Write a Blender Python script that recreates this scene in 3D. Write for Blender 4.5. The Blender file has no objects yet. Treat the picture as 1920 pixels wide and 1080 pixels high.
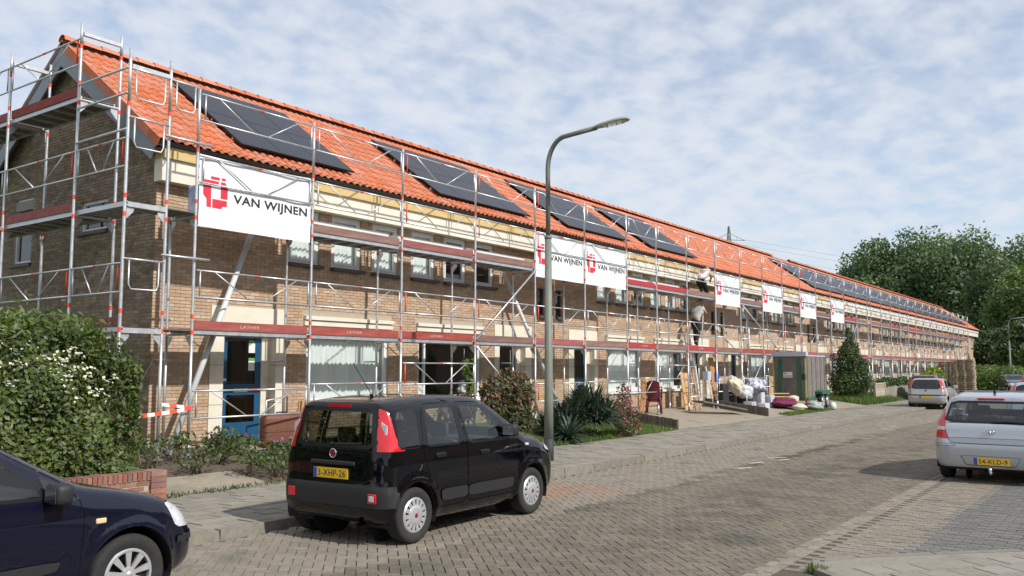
import bpy, bmesh, math, random
import numpy as np
from mathutils import Vector, Matrix
random.seed(7); rng = np.random.default_rng(11)
S = bpy.context.scene
COL = S.collection
# ---------------------------------------------------------------- camera, sky, sun
cam_d = bpy.data.cameras.new('camera'); cam = bpy.data.objects.new('camera', cam_d); COL.objects.link(cam)
S.camera = cam
CAMZ = 1.75
cam_d.sensor_width = 36.0; cam_d.lens = 1634/1920*36; cam_d.clip_end = 3000; cam_d.clip_start = .05
HEAD = math.radians(35.787); PITCH = math.radians(5.315)
cam.location = (0, 0, CAMZ)
cam.rotation_euler = (math.pi/2+PITCH, 0, HEAD-math.pi/2)
S.render.resolution_x = 1024; S.render.resolution_y = 576
SHX, SHY = 0.06, 1.18                       # shadow shift in x and y for each metre of height
SUN_EL = math.atan(1/math.hypot(SHX, SHY)); SUN_PHI = math.atan2(-SHY, -SHX)
sd = bpy.data.lights.new('sun', 'SUN'); sd.energy = 4.1; sd.angle = math.radians(1.0); sd.color = (1, .965, .91)
sun = bpy.data.objects.new('sun', sd); COL.objects.link(sun)
sun.rotation_euler = Vector((SHX, SHY, -1)).to_track_quat('-Z', 'Y').to_euler()
W = bpy.data.worlds.new('World'); S.world = W; W.use_nodes = True
nt = W.node_tree; nt.nodes.clear()
def wn(t, **k):
    n = nt.nodes.new(t)
    for a, b in k.items(): setattr(n, a, b)
    return n
def wmath(op, a, b=None, c=None):
    n = wn('ShaderNodeMath', operation=op)
    for i, v in enumerate((a, b, c)):
        if v is None: continue
        if isinstance(v, (int, float)): n.inputs[i].default_value = v
        else: nt.links.new(v, n.inputs[i])
    return n.outputs[0]
sky = wn('ShaderNodeTexSky', sky_type='NISHITA', sun_disc=False, sun_elevation=SUN_EL, sun_rotation=math.pi/2-SUN_PHI, altitude=0, air_density=1.0, dust_density=.7, ozone_density=1.6)
geo = wn('ShaderNodeTexCoord'); sep = wn('ShaderNodeSeparateXYZ'); nt.links.new(geo.outputs['Generated'], sep.inputs[0])
zz = wmath('ADD', wmath('MAXIMUM', sep.outputs[2], 0.0), .26)
cb = wn('ShaderNodeCombineXYZ'); nt.links.new(wmath('DIVIDE', sep.outputs[0], zz), cb.inputs[0]); nt.links.new(wmath('DIVIDE', sep.outputs[1], zz), cb.inputs[1])
def wnoise(scale, detail, rough, off=(0, 0, 0), stretch=(1, 1, 1), rot=0, dist=0):
    m = wn('ShaderNodeMapping'); m.inputs['Location'].default_value = off; m.inputs['Scale'].default_value = stretch; m.inputs['Rotation'].default_value = (0, 0, rot)
    nt.links.new(cb.outputs[0], m.inputs[0])
    n = wn('ShaderNodeTexNoise'); n.inputs['Scale'].default_value = scale; n.inputs['Detail'].default_value = detail; n.inputs['Roughness'].default_value = rough; n.inputs['Distortion'].default_value = dist
    nt.links.new(m.outputs[0], n.inputs['Vector']); return n.outputs['Fac']
big = wnoise(.42, 2, .5, (3.1, 1.2, 0)); mid = wnoise(10.5, 3, .5, (0, 0, 0), (1, 1.1, 1), .5, .2); fine = wnoise(21, 4, .6, (4, 2, 0), (1, 1.1, 1), .3)
cv = wmath('ADD', wmath('ADD', wmath('MULTIPLY', big, .75), wmath('MULTIPLY', mid, .85)), wmath('MULTIPLY', fine, .22))
mr = wn('ShaderNodeMapRange', interpolation_type='SMOOTHSTEP'); nt.links.new(cv, mr.inputs[0])
for i, v in ((1, .56), (2, 1.10), (3, .34), (4, .95)): mr.inputs[i].default_value = v
mx = wn('ShaderNodeMix', data_type='RGBA')
nt.links.new(mr.outputs[0], mx.inputs[0]); nt.links.new(sky.outputs[0], mx.inputs[6]); mx.inputs[7].default_value = (4.7, 4.95, 5.4, 1)
bg = wn('ShaderNodeBackground'); bg.inputs[1].default_value = .15
nt.links.new(mx.outputs[2], bg.inputs[0]); wo = wn('ShaderNodeOutputWorld'); nt.links.new(bg.outputs[0], wo.inputs[0])
S.view_settings.view_transform = 'Standard'; S.view_settings.look = 'None'; S.view_settings.gamma = 1; S.view_settings.exposure = 0.12
S.view_settings.use_curve_mapping = False
# ---------------------------------------------------------------- helpers
def prop(o, label=None, cat=None, group=None, kind=None):
    if label: o['label'] = label
    if cat: o['category'] = cat
    if group: o['group'] = group
    if kind: o['kind'] = kind
    return o
def empty(name, loc, label, cat, group=None, rz=0):
    o = bpy.data.objects.new(name, None); COL.objects.link(o); o.location = loc; o.rotation_euler = (0, 0, rz); o.empty_display_size = .2
    return prop(o, label, cat, group)
class MB:
    def __init__(s): s.v = []; s.f = []; s.m = []; s.r = []; s.n = 0
    def add(s, vs, fs, mi=0, rnd=0.0):
        b = s.n; s.v.extend([tuple(p) for p in vs]); s.n += len(vs)
        for f in fs: s.f.append(tuple(i+b for i in f)); s.m.append(mi); s.r.append(rnd)
        return s
    def box(s, a, b, mi=0, rnd=0.0, M=None):
        x0, y0, z0 = a; x1, y1, z1 = b
        vs = [(x0,y0,z0),(x1,y0,z0),(x1,y1,z0),(x0,y1,z0),(x0,y0,z1),(x1,y0,z1),(x1,y1,z1),(x0,y1,z1)]
        if M is not None: vs = [M @ Vector(p) for p in vs]
        return s.add(vs, [(0,3,2,1),(4,5,6,7),(0,1,5,4),(1,2,6,5),(2,3,7,6),(3,0,4,7)], mi, rnd)
    def obox(s, c, d, w, h, L, mi=0, rnd=0.0, up=(0,0,1)):     # box along d, centre c
        d = Vector(d).normalized(); up = Vector(up); sx = d.cross(up).normalized(); up = sx.cross(d)
        M = Matrix((sx, d, up)).transposed().to_4x4(); M.translation = Vector(c)
        return s.box((-w/2,-L/2,-h/2), (w/2,L/2,h/2), mi, rnd, M)
    def tube(s, pts, r, n=8, mi=0, cap=True, rnd=0.0, rs=None):
        pts = [Vector(p) for p in pts]; rings = []; vs = []; fs = []
        up = None
        for i, p in enumerate(pts):
            t = (pts[min(i+1, len(pts)-1)]-pts[max(i-1, 0)]).normalized()
            if up is None:
                up = Vector((0,0,1)) if abs(t.z) < .9 else Vector((1,0,0))
            a = t.cross(up).normalized(); b = a.cross(t); up = b
            rr = rs[i] if rs else r
            for k in range(n):
                q = 2*math.pi*k/n; vs.append(p+a*(rr*math.cos(q))+b*(rr*math.sin(q)))
        for i in range(len(pts)-1):
            for k in range(n):
                k2 = (k+1) % n; fs.append((i*n+k, i*n+k2, (i+1)*n+k2, (i+1)*n+k))
        if cap: fs.append(tuple(range(n))[::-1]); fs.append(tuple((len(pts)-1)*n+k for k in range(n)))
        return s.add(vs, fs, mi, rnd)
    def lathe(s, prof, n=24, M=None, mi=0, close=False):        # prof (r, h) about z
        vs = []; fs = []
        for r, h in prof:
            for k in range(n):
                q = 2*math.pi*k/n; p = Vector((r*math.cos(q), r*math.sin(q), h)); vs.append(M @ p if M is not None else p)
        m = len(prof)
        for i in range(m if close else m-1):
            j = (i+1) % m
            for k in range(n):
                k2 = (k+1) % n; fs.append((i*n+k, i*n+k2, j*n+k2, j*n+k))
        return s.add(vs, fs, mi)
    def prism(s, poly, d, mi=0, M=None, rnd=0.0):               # poly of 3-d points, extruded by d
        n = len(poly); P = [Vector(p) for p in poly]; d = Vector(d); vs = P+[p+d for p in P]
        if M is not None: vs = [M @ p for p in vs]
        fs = [tuple(range(n))[::-1], tuple(range(n, 2*n))]+[(i, (i+1) % n, n+(i+1) % n, n+i) for i in range(n)]
        return s.add(vs, fs, mi, rnd)
    def mesh(s, name, mats, smooth=False):
        me = bpy.data.meshes.new(name); me.from_pydata(s.v, [], s.f)
        if not isinstance(mats, (list, tuple)): mats = [mats]
        for m in mats: me.materials.append(m)
        if len(mats) > 1: me.polygons.foreach_set('material_index', s.m)
        if any(s.r):
            at = me.attributes.new('rnd', 'FLOAT', 'FACE'); at.data.foreach_set('value', s.r)
        if smooth: me.shade_smooth()
        me.update(); return me
    def build(s, name, mats, parent=None, smooth=False, kind=None, angle=None):
        me = s.mesh(name, mats, smooth or angle is not None)
        if angle is not None: me.set_sharp_from_angle(angle=math.radians(angle))
        return link(name, me, parent, kind)
def link(name, me, parent=None, kind=None, loc=None, rz=None):
    o = bpy.data.objects.new(name, me); COL.objects.link(o)
    if parent is not None: o.parent = parent
    if kind: o['kind'] = kind
    if loc is not None: o.location = loc
    if rz is not None: o.rotation_euler = (0, 0, rz)
    return o
def fix_normals(me):
    bm = bmesh.new(); bm.from_mesh(me); bmesh.ops.recalc_face_normals(bm, faces=bm.faces); bm.to_mesh(me); bm.free()
def copy_tree(o, parent=None, **over):
    c = o.copy(); COL.objects.link(c); c.parent = parent
    for ch in o.children: copy_tree(ch, c)
    for k, v in over.items(): c[k] = v
    return c
# ---------------------------------------------------------------- materials
MATS = {}
def mat(name, c1, c2=None, scale=8, rough=.7, metal=0, bump=0, bscale=None, rndvar=0, coat=0, spec=.5, detail=4, rvar=0, coords='Object', stretch=(1,1,1), c3=None, s3=.5, lo3=.5):
    if name in MATS: return MATS[name]
    m = bpy.data.materials.new(name); m.use_nodes = True; N = m.node_tree; b = N.nodes['Principled BSDF']
    b.inputs['Roughness'].default_value = rough; b.inputs['Metallic'].default_value = metal
    b.inputs['Coat Weight'].default_value = coat; b.inputs['Coat Roughness'].default_value = .03; b.inputs['Specular IOR Level'].default_value = spec
    c2 = c2 or c1
    tc = N.nodes.new('ShaderNodeTexCoord'); mp = N.nodes.new('ShaderNodeMapping'); mp.inputs['Scale'].default_value = stretch
    N.links.new(tc.outputs[coords], mp.inputs[0])
    nz = N.nodes.new('ShaderNodeTexNoise'); nz.inputs['Scale'].default_value = scale; nz.inputs['Detail'].default_value = detail; nz.inputs['Roughness'].default_value = .6
    N.links.new(mp.outputs[0], nz.inputs['Vector'])
    cr = N.nodes.new('ShaderNodeValToRGB'); cr.color_ramp.elements[0].position = .32; cr.color_ramp.elements[1].position = .68
    cr.color_ramp.elements[0].color = (*c1, 1); cr.color_ramp.elements[1].color = (*c2, 1)
    N.links.new(nz.outputs['Fac'], cr.inputs[0]); out = cr.outputs[0]
    if c3:
        n3 = N.nodes.new('ShaderNodeTexNoise'); n3.inputs['Scale'].default_value = s3; n3.inputs['Detail'].default_value = 5; N.links.new(tc.outputs[coords], n3.inputs['Vector'])
        r3 = N.nodes.new('ShaderNodeMapRange'); r3.inputs[1].default_value = lo3; r3.inputs[2].default_value = lo3+.18; N.links.new(n3.outputs['Fac'], r3.inputs[0])
        mx = N.nodes.new('ShaderNodeMix'); mx.data_type = 'RGBA'; N.links.new(r3.outputs[0], mx.inputs[0]); N.links.new(out, mx.inputs[6]); mx.inputs[7].default_value = (*c3, 1); out = mx.outputs[2]
    if rndvar:
        at = N.nodes.new('ShaderNodeAttribute'); at.attribute_name = 'rnd'; oi = N.nodes.new('ShaderNodeObjectInfo')
        ad = N.nodes.new('ShaderNodeMath'); ad.operation = 'ADD'; N.links.new(at.outputs['Fac'], ad.inputs[0]); N.links.new(oi.outputs['Random'], ad.inputs[1])
        fr = N.nodes.new('ShaderNodeMath'); fr.operation = 'FRACT'; N.links.new(ad.outputs[0], fr.inputs[0])
        mr = N.nodes.new('ShaderNodeMapRange'); mr.inputs[3].default_value = 1-rndvar; mr.inputs[4].default_value = 1+rndvar; N.links.new(fr.outputs[0], mr.inputs[0])
        hs = N.nodes.new('ShaderNodeHueSaturation'); N.links.new(out, hs.inputs['Color']); N.links.new(mr.outputs[0], hs.inputs['Value'])
        f2 = N.nodes.new('ShaderNodeMath'); f2.operation = 'MULTIPLY'; f2.inputs[1].default_value = 7.31; N.links.new(fr.outputs[0], f2.inputs[0])
        f3 = N.nodes.new('ShaderNodeMath'); f3.operation = 'FRACT'; N.links.new(f2.outputs[0], f3.inputs[0])
        m3 = N.nodes.new('ShaderNodeMapRange'); m3.inputs[3].default_value = 1-rndvar*1.1; m3.inputs[4].default_value = 1+rndvar*.9; N.links.new(f3.outputs[0], m3.inputs[0])
        N.links.new(m3.outputs[0], hs.inputs['Saturation']); out = hs.outputs[0]
    N.links.new(out, b.inputs['Base Color'])
    if rvar:
        rr = N.nodes.new('ShaderNodeMapRange'); rr.inputs[3].default_value = max(0, rough-rvar); rr.inputs[4].default_value = rough+rvar
        N.links.new(nz.outputs['Fac'], rr.inputs[0]); N.links.new(rr.outputs[0], b.inputs['Roughness'])
    if bump:
        n2 = N.nodes.new('ShaderNodeTexNoise'); n2.inputs['Scale'].default_value = bscale or scale*4; n2.inputs['Detail'].default_value = 3; N.links.new(mp.outputs[0], n2.inputs['Vector'])
        bp = N.nodes.new('ShaderNodeBump'); bp.inputs['Strength'].default_value = bump; bp.inputs['Distance'].default_value = .02
        N.links.new(n2.outputs['Fac'], bp.inputs['Height']); N.links.new(bp.outputs[0], b.inputs['Normal'])
    MATS[name] = m; return m
def glass(name, tint=(.7,.75,.75), ior=1.5, rough=0.0, gl=(1,1,1)):
    m = bpy.data.materials.new(name); m.use_nodes = True; N = m.node_tree; N.nodes.clear()
    o = N.nodes.new('ShaderNodeOutputMaterial'); mx = N.nodes.new('ShaderNodeMixShader'); t = N.nodes.new('ShaderNodeBsdfTransparent'); t.inputs[0].default_value = (*tint, 1)
    g = N.nodes.new('ShaderNodeBsdfGlossy'); g.inputs['Roughness'].default_value = rough; g.inputs[0].default_value = (*gl, 1); f = N.nodes.new('ShaderNodeFresnel'); f.inputs[0].default_value = ior
    ge = N.nodes.new('ShaderNodeNewGeometry'); mi = N.nodes.new('ShaderNodeMapRange'); mi.inputs[3].default_value = ior; mi.inputs[4].default_value = 1/ior
    N.links.new(ge.outputs['Backfacing'], mi.inputs[0]); N.links.new(mi.outputs[0], f.inputs[0]); ad = N.nodes.new('ShaderNodeMath'); ad.operation = 'ADD'; ad.use_clamp = True; ad.inputs[1].default_value = .03
    N.links.new(f.outputs[0], ad.inputs[0])
    N.links.new(ad.outputs[0], mx.inputs[0]); N.links.new(t.outputs[0], mx.inputs[1]); N.links.new(g.outputs[0], mx.inputs[2]); N.links.new(mx.outputs[0], o.inputs[0])
    MATS[name] = m; return m
def leafmat(name, c1, c2, trans=.3, rough=.5, scale=1.3):
    m = mat(name, c1, c2, scale=scale, rough=rough, rndvar=.3)
    N = m.node_tree; b = N.nodes['Principled BSDF']; o = N.nodes['Material Output']
    tr = N.nodes.new('ShaderNodeBsdfTranslucent'); mx = N.nodes.new('ShaderNodeMixShader'); mx.inputs[0].default_value = trans
    N.links.new(b.inputs['Base Color'].links[0].from_socket, tr.inputs[0]); N.links.new(b.outputs[0], mx.inputs[1]); N.links.new(tr.outputs[0], mx.inputs[2]); N.links.new(mx.outputs[0], o.inputs[0])
    return m
BR = mat('brick', (.42,.28,.18), (.53,.375,.25), scale=6, rough=.9, bump=.3, bscale=60, rndvar=.15, c3=(.33,.225,.15), s3=.7, lo3=.58)
def stain(m, c, terms):                      # world-space stains: mask from noise and distance
    N = m.node_tree; b = N.nodes['Principled BSDF']; src = b.inputs['Base Color'].links[0].from_socket
    ge = N.nodes.new('ShaderNodeNewGeometry'); nz = N.nodes.new('ShaderNodeTexNoise'); nz.inputs['Scale'].default_value = 2.2; nz.inputs['Detail'].default_value = 6; N.links.new(ge.outputs['Position'], nz.inputs['Vector'])
    loc, scl, amt = terms; mp = N.nodes.new('ShaderNodeMapping'); mp.vector_type = 'POINT'; mp.inputs['Location'].default_value = [-l*k for l, k in zip(loc, scl)]; mp.inputs['Scale'].default_value = scl; N.links.new(ge.outputs['Position'], mp.inputs[0])
    ln = N.nodes.new('ShaderNodeVectorMath'); ln.operation = 'LENGTH'; N.links.new(mp.outputs[0], ln.inputs[0])
    mr = N.nodes.new('ShaderNodeMapRange'); mr.inputs[1].default_value = 1.0; mr.inputs[2].default_value = 0.0; mr.inputs[3].default_value = 0; mr.inputs[4].default_value = 1; N.links.new(ln.outputs['Value'], mr.inputs[0])
    n2 = N.nodes.new('ShaderNodeMapRange'); n2.inputs[1].default_value = .42; n2.inputs[2].default_value = .68; N.links.new(nz.outputs['Fac'], n2.inputs[0])
    mu = N.nodes.new('ShaderNodeMath'); mu.operation = 'MULTIPLY'; N.links.new(mr.outputs[0], mu.inputs[0]); N.links.new(n2.outputs[0], mu.inputs[1]); m2 = N.nodes.new('ShaderNodeMath'); m2.operation = 'MULTIPLY'; m2.use_clamp = True; m2.inputs[1].default_value = amt; N.links.new(mu.outputs[0], m2.inputs[0])
    mx = N.nodes.new('ShaderNodeMix'); mx.data_type = 'RGBA'; N.links.new(m2.outputs[0], mx.inputs[0]); N.links.new(src, mx.inputs[6]); mx.inputs[7].default_value = (*c, 1); N.links.new(mx.outputs[2], b.inputs['Base Color'])
def brickwall_mat():
    m = bpy.data.materials.new('brick_far'); m.use_nodes = True; N = m.node_tree; b = N.nodes['Principled BSDF']; b.inputs['Roughness'].default_value = .9
    tc = N.nodes.new('ShaderNodeTexCoord'); mp = N.nodes.new('ShaderNodeMapping'); mp.inputs['Rotation'].default_value = (math.pi/2, 0, 0)
    N.links.new(tc.outputs['Object'], mp.inputs[0]); t = N.nodes.new('ShaderNodeTexBrick'); N.links.new(mp.outputs[0], t.inputs[0])
    t.inputs['Color1'].default_value = (.42,.28,.18,1); t.inputs['Color2'].default_value = (.53,.375,.25,1); t.inputs['Mortar'].default_value = (.36,.31,.26,1)
    t.inputs['Scale'].default_value = 1; t.inputs['Brick Width'].default_value = .22; t.inputs['Row Height'].default_value = .0625; t.inputs['Mortar Size'].default_value = .006
    N.links.new(t.outputs[0], b.inputs['Base Color']); MATS['brick_far'] = m; return m
BRF = brickwall_mat()
BRG = mat('gable_brick', (.20,.145,.10), (.30,.225,.155), scale=6, rough=.95, bump=.35, bscale=60, rndvar=.24)  # gable wall bricks, coloured darker and greyer than the front bricks
MORT = mat('mortar', (.36,.305,.235), (.43,.37,.29), scale=20, rough=.95, bump=.2)
CREAM = mat('cream_paint', (.68,.62,.50), (.74,.69,.58), scale=3, rough=.6, bump=.05, c3=(.55,.49,.38), s3=1.7, lo3=.6)
WHITE = mat('white_frame', (.72,.72,.69), (.78,.78,.75), scale=3, rough=.4)
SILLM = mat('dark_sill', (.06,.05,.05), (.09,.075,.07), scale=8, rough=.5)
TILE = mat('roof_tile', (.47,.14,.066), (.54,.172,.084), scale=3, rough=.7, rndvar=.12, bump=.15, bscale=40, c3=(.42,.128,.064), s3=.6, lo3=.6)
YEL = mat('yellow_timber', (.54,.38,.15), (.66,.49,.23), scale=4, rough=.6, stretch=(.4,3,3), bump=.1)
BARGE = mat('grey_barge_board', (.22,.24,.26), (.26,.28,.30), scale=2, rough=.5)
PANEL = mat('solar_cell', (.010,.011,.017), (.015,.016,.024), scale=1, rough=.32, spec=.35)
PFR = mat('black_aluminium', (.02,.02,.022), rough=.4, metal=.6)
ALU = mat('galvanised_steel', (.52,.53,.54), (.66,.67,.68), scale=9, rough=.45, metal=.75, rvar=.12)
RED = mat('red_tape', (.75,.06,.03), (.8,.09,.04), rough=.5)
TOE = mat('red_toe_board', (.23,.045,.035), (.34,.085,.07), scale=5, rough=.75, bump=.2, stretch=(.4,2,2), rndvar=.14)
TOEB = mat('worn_toe_board', (.17,.085,.07), (.27,.15,.12), scale=5, rough=.85, bump=.3, stretch=(.3,2,2), rndvar=.12)
TOER = mat('bright_red_toe_board', (.36,.03,.035), (.42,.04,.045), scale=5, rough=.6, stretch=(.3,2,2))
DECKM = mat('deck_board', (.10,.085,.075), (.17,.15,.13), scale=8, rough=.85)
DARKIN = mat('room_wall', (.28,.26,.23), (.32,.30,.27), scale=2, rough=.9)
CURT = mat('net_curtain', (.74,.78,.77), (.82,.85,.84), scale=2, rough=.9)
BLUE = mat('blue_door_paint', (.014,.075,.155), (.018,.088,.18), scale=3, rough=.35)
GLS = glass('window_glass', (.88,.91,.90)); GLD = glass('dark_glass', (.25,.27,.27))
SOIL = mat('soil', (.075,.055,.038), (.13,.10,.07), scale=12, rough=1, bump=.8, bscale=30)
CONC = mat('pavement_slab', (.215,.195,.16), (.275,.25,.205), scale=14, rough=.9, bump=.25, bscale=90, rndvar=.12, c3=(.16,.15,.11), s3=1.1, lo3=.56)
KERB = mat('kerb_stone', (.17,.155,.13), (.24,.215,.175), scale=12, rough=.9, bump=.3, bscale=80, rndvar=.1)
PAV = mat('road_paver', (.158,.132,.098), (.24,.204,.154), scale=45, rough=.92, bump=.7, bscale=170, rndvar=.15, c3=(.115,.105,.08), s3=.9, lo3=.55)
PAVL = mat('smooth_paver', (.20,.172,.133), (.26,.225,.178), scale=18, rough=.88, bump=.3, bscale=120, rndvar=.11, c3=(.12,.118,.085), s3=1.3, lo3=.57)
for m_ in (PAV, PAVL):
    stain(m_, (.40,.15,.06), ((11.5, 7.2, 0), (.9, 1.1, 1), 1.1)); stain(m_, (.085,.08,.042), ((20, 6.2, 0), (.075, 3.2, 1), 2.2)); stain(m_, (.095,.085,.07), ((14, 4.6, 0), (.05, .9, 1), 1.1))
PAVG = mat('grey_paver', (.125,.12,.11), (.165,.16,.147), scale=20, rough=.88, bump=.3, bscale=120, rndvar=.12)
JOINT = mat('joint_sand', (.07,.06,.045), (.12,.10,.07), scale=30, rough=1, bump=.4, c3=(.08,.10,.035), s3=2, lo3=.55)
GRASSG = mat('grass_ground', (.06,.095,.025), (.10,.13,.04), scale=6, rough=1, bump=.8, bscale=40)
# ---------------------------------------------------------------- ground
RZ = -.10                                      # level of the street; the pavement lies at 0
def gz(y):                                     # height of the front gardens rising to the houses
    if y < 8.22: return RZ
    if y < 11.05: return 0.0
    return .34*min(1, (y-11.05)/2.7)
MB().add([(-400,-400,-.16),(900,-400,-.16),(900,900,-.16),(-400,900,-.16)], [(0,1,2,3)]).build('ground', GRASSG, kind='structure')
MB().add([(-15,-9,RZ-.012),(170,-9,RZ-.012),(170,8.25,RZ-.012),(-15,8.25,RZ-.012)], [(0,1,2,3)]).build('road_bed', JOINT, kind='structure')
def slab(mb, x0, y0, x1, y1, z0, z1, rnd, bev=.004, M=None):
    b = bev; vs = [(x0,y0,z0),(x1,y0,z0),(x1,y1,z0),(x0,y1,z0),(x0+b,y0+b,z1),(x1-b,y0+b,z1),(x1-b,y1-b,z1),(x0+b,y1-b,z1)]
    if M is not None: vs = [M @ Vector(p) for p in vs]
    mb.add(vs, [(4,5,6,7),(0,1,5,4),(1,2,6,5),(2,3,7,6),(3,0,4,7)], 0, rnd)
road = MB().add([(43,2.95,RZ-.004),(170,2.95,RZ-.004),(170,8.24,RZ-.004),(43,8.24,RZ-.004)], [(0,1,2,3)], 0, .3).build('road', PAV, kind='structure')
# herringbone clinkers at 45 degrees
def herring_cells(x0, x1, y0, y1):
    b = .1015; c = math.sqrt(.5); res = []
    us = [((x*c+y*c), (-x*c+y*c)) for x in (x0, x1) for y in (y0, y1)]
    u0, u1 = min(u for u, v in us), max(u for u, v in us); v0, v1 = min(v for u, v in us), max(v for u, v in us)
    for n in range(int(v0/b)-3, int(v1/b)+4):
        for m in range(int((u0/b-n)/4)-3, int((u1/b-n)/4)+4):
            s = n+4*m
            res.append((s*b, n*b, 2*b, b)); res.append(((s+2)*b, (n-1)*b, b, 2*b))
    for (u, v, w, h) in res:
        uc, vc = u+w/2, v+h/2; x = uc*c-vc*c; y = uc*c+vc*c
        if x0 < x < x1 and y0 < y < y1: yield (x, y, w, h)
ROT45 = Matrix.Rotation(math.pi/4, 3, 'Z')
pieces = []
for (x, y, w, h) in herring_cells(2.2, 44, 3.04, 8.16): pieces.append((x, y, w, h))
def vis(x, y): return x*math.cos(HEAD)+y*math.sin(HEAD)
pieces.sort(key=lambda p: vis(p[0], p[1]) if abs((p[0]*math.sin(HEAD)-p[1]*math.cos(HEAD))/max(.1, vis(p[0], p[1]))) < .6 and vis(p[0], p[1]) > 4.6 else 99)
def paver_mesh(w, h, name, m):
    mb = MB(); slab(mb, -w/2+.0022, -h/2+.0022, w/2-.0022, h/2-.0022, -.03, .0, 0); return mb.mesh(name, m)
pm1 = {(k, q): paver_mesh(*s, 'paver', m) for k, s in (('a', (.203, .1015)), ('b', (.1015, .203))) for q, m in (('r', PAV), ('s', PAVL))}
st = {'r': MB(), 's': MB()}
for i, (x, y, w, h) in enumerate(pieces):
    q = 's' if y > 6.15+.1*math.sin(x*.7) else 'r'
    z = RZ+random.uniform(-.0025, .0025)
    if i < 300:
        o = link('paver', pm1[('a' if w > h else 'b', q)], road, loc=(x, y, z), rz=math.pi/4+random.uniform(-.012, .012))
        o.rotation_euler[0] = random.uniform(-.01, .01); o.rotation_euler[1] = random.uniform(-.01, .01)
    else:
        M = Matrix.Translation((x, y, z)) @ Matrix.Rotation(math.pi/4+random.uniform(-.015, .015), 4, 'Z') @ Matrix.Rotation(random.uniform(-.01, .01), 4, 'X')
        slab(st[q], -w/2+.0022, -h/2+.0022, w/2-.0022, h/2-.0022, -.02, 0, random.random(), .004, M)
st['r'].build('paver', PAV, road, kind='stuff'); st['s'].build('paver', PAVL, road, kind='stuff')
def inpoly(x, y, P):
    c = False; j = len(P)-1
    for i in range(len(P)):
        if (P[i][1] > y) != (P[j][1] > y) and x < (P[j][0]-P[i][0])*(y-P[i][1])/(P[j][1]-P[i][1])+P[i][0]: c = not c
        j = i
    return c
cp = [(6.6,-6),(8.0,2.2),(8.25,2.5),(8.6,2.6),(9.0,2.36),(9.6,1.78),(10.3,1.08),(11.2,.1),(15,-4),(17,-6)]
CPI = [(5, -6)]+cp[1:]
# gutter course along the parking bay, bay pavers in running bond
bay = MB().add([(43,-9,RZ-.006),(170,-9,RZ-.006),(170,2.95,RZ-.006),(43,2.95,RZ-.006)], [(0,1,2,3)], 0, .2).build('parking_bay', PAVG, kind='structure')
gm = MB(); x = 1.0
while x < 44:
    for k in range(2):
        y = 2.83+k*.105; slab(gm, x+k*.1, y+.004, x+.2+k*.1, y+.1, RZ-.02, RZ+random.uniform(-.004, .003), random.random())
    x += .206
gm.build('gutter_course', PAVL, bay, kind='stuff')
bm1, bm2 = MB(), MB(); c = 0; x = 8.2
while x < 43:
    off = (c % 2)*.1
    y = 2.82
    while y > -6.5:
        y0 = max(y-.205, -6.5); yy = y-off if y == 2.82 and off else y
        if yy-y0 > .03 and not inpoly(x, y0, CPI):
            slab(bm1 if y0 > 2.05-(x-8)*.03 else bm2, x+.003, y0+.003, x+.1, yy-.003, RZ-.02, RZ+random.uniform(-.003, .003), random.random())
        y -= .205 if y != 2.82 or not off else .205-off
    x += .1035; c += 1
bm1.build('bay_paver', PAVL, bay, kind='stuff'); bm2.build('bay_paver', PAVG, bay, kind='stuff')
# pavement on the house side: slabs, kerb stones
pave = MB().add([(-15,8.36,-.015),(170,8.36,-.015),(170,11.08,-.015),(-15,11.08,-.015)], [(0,1,2,3)]).build('pavement', JOINT, kind='structure')
MB().add([(48,8.36,.0),(170,8.36,.0),(170,11.06,.0),(48,11.06,.0)], [(0,1,2,3)]).build('pavement_surface', CONC, pave)
ps = []; r = 0; y = 8.38
while y < 10.9:
    x = 2+(r % 2)*.15
    while x < 48: ps.append((x, y)); x += .303
    y += .303; r += 1
ps.sort(key=lambda p: vis(*p) if p[0] > 4.4 else 99)
mb = MB(); slab(mb, -.149, -.149, .149, .149, -.05, 0, 0, .005); sm = mb.mesh('pavement_slab', CONC); mb = MB()
for i, (x, y) in enumerate(ps):
    z = random.uniform(-.005, .004)
    if i < 300:
        o = link('pavement_slab', sm, pave, loc=(x+.15, y+.15, z)); o.rotation_euler = (random.uniform(-.012, .012), random.uniform(-.012, .012), random.uniform(-.006, .006))
    else: slab(mb, x+.002, y+.002, x+.3, y+.3, -.05, z, random.random(), .005)
mb.build('pavement_slab', CONC, pave, kind='stuff')
kerb = empty('kerb', (0, 8.24, RZ), 'grey concrete kerb between the pavement and the paved street', 'kerb'); kerb['kind'] = 'structure'; del kerb['category']
mb = MB(); slab(mb, 0, 0, .996, .13, -.05, .105, 0, .012); km = mb.mesh('kerb_stone', KERB); x = -6
while x < 150: link('kerb_stone', km, kerb, loc=(x, -.01+random.uniform(-.004, .004), random.uniform(-.004, .004))); x += 1.0
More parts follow.
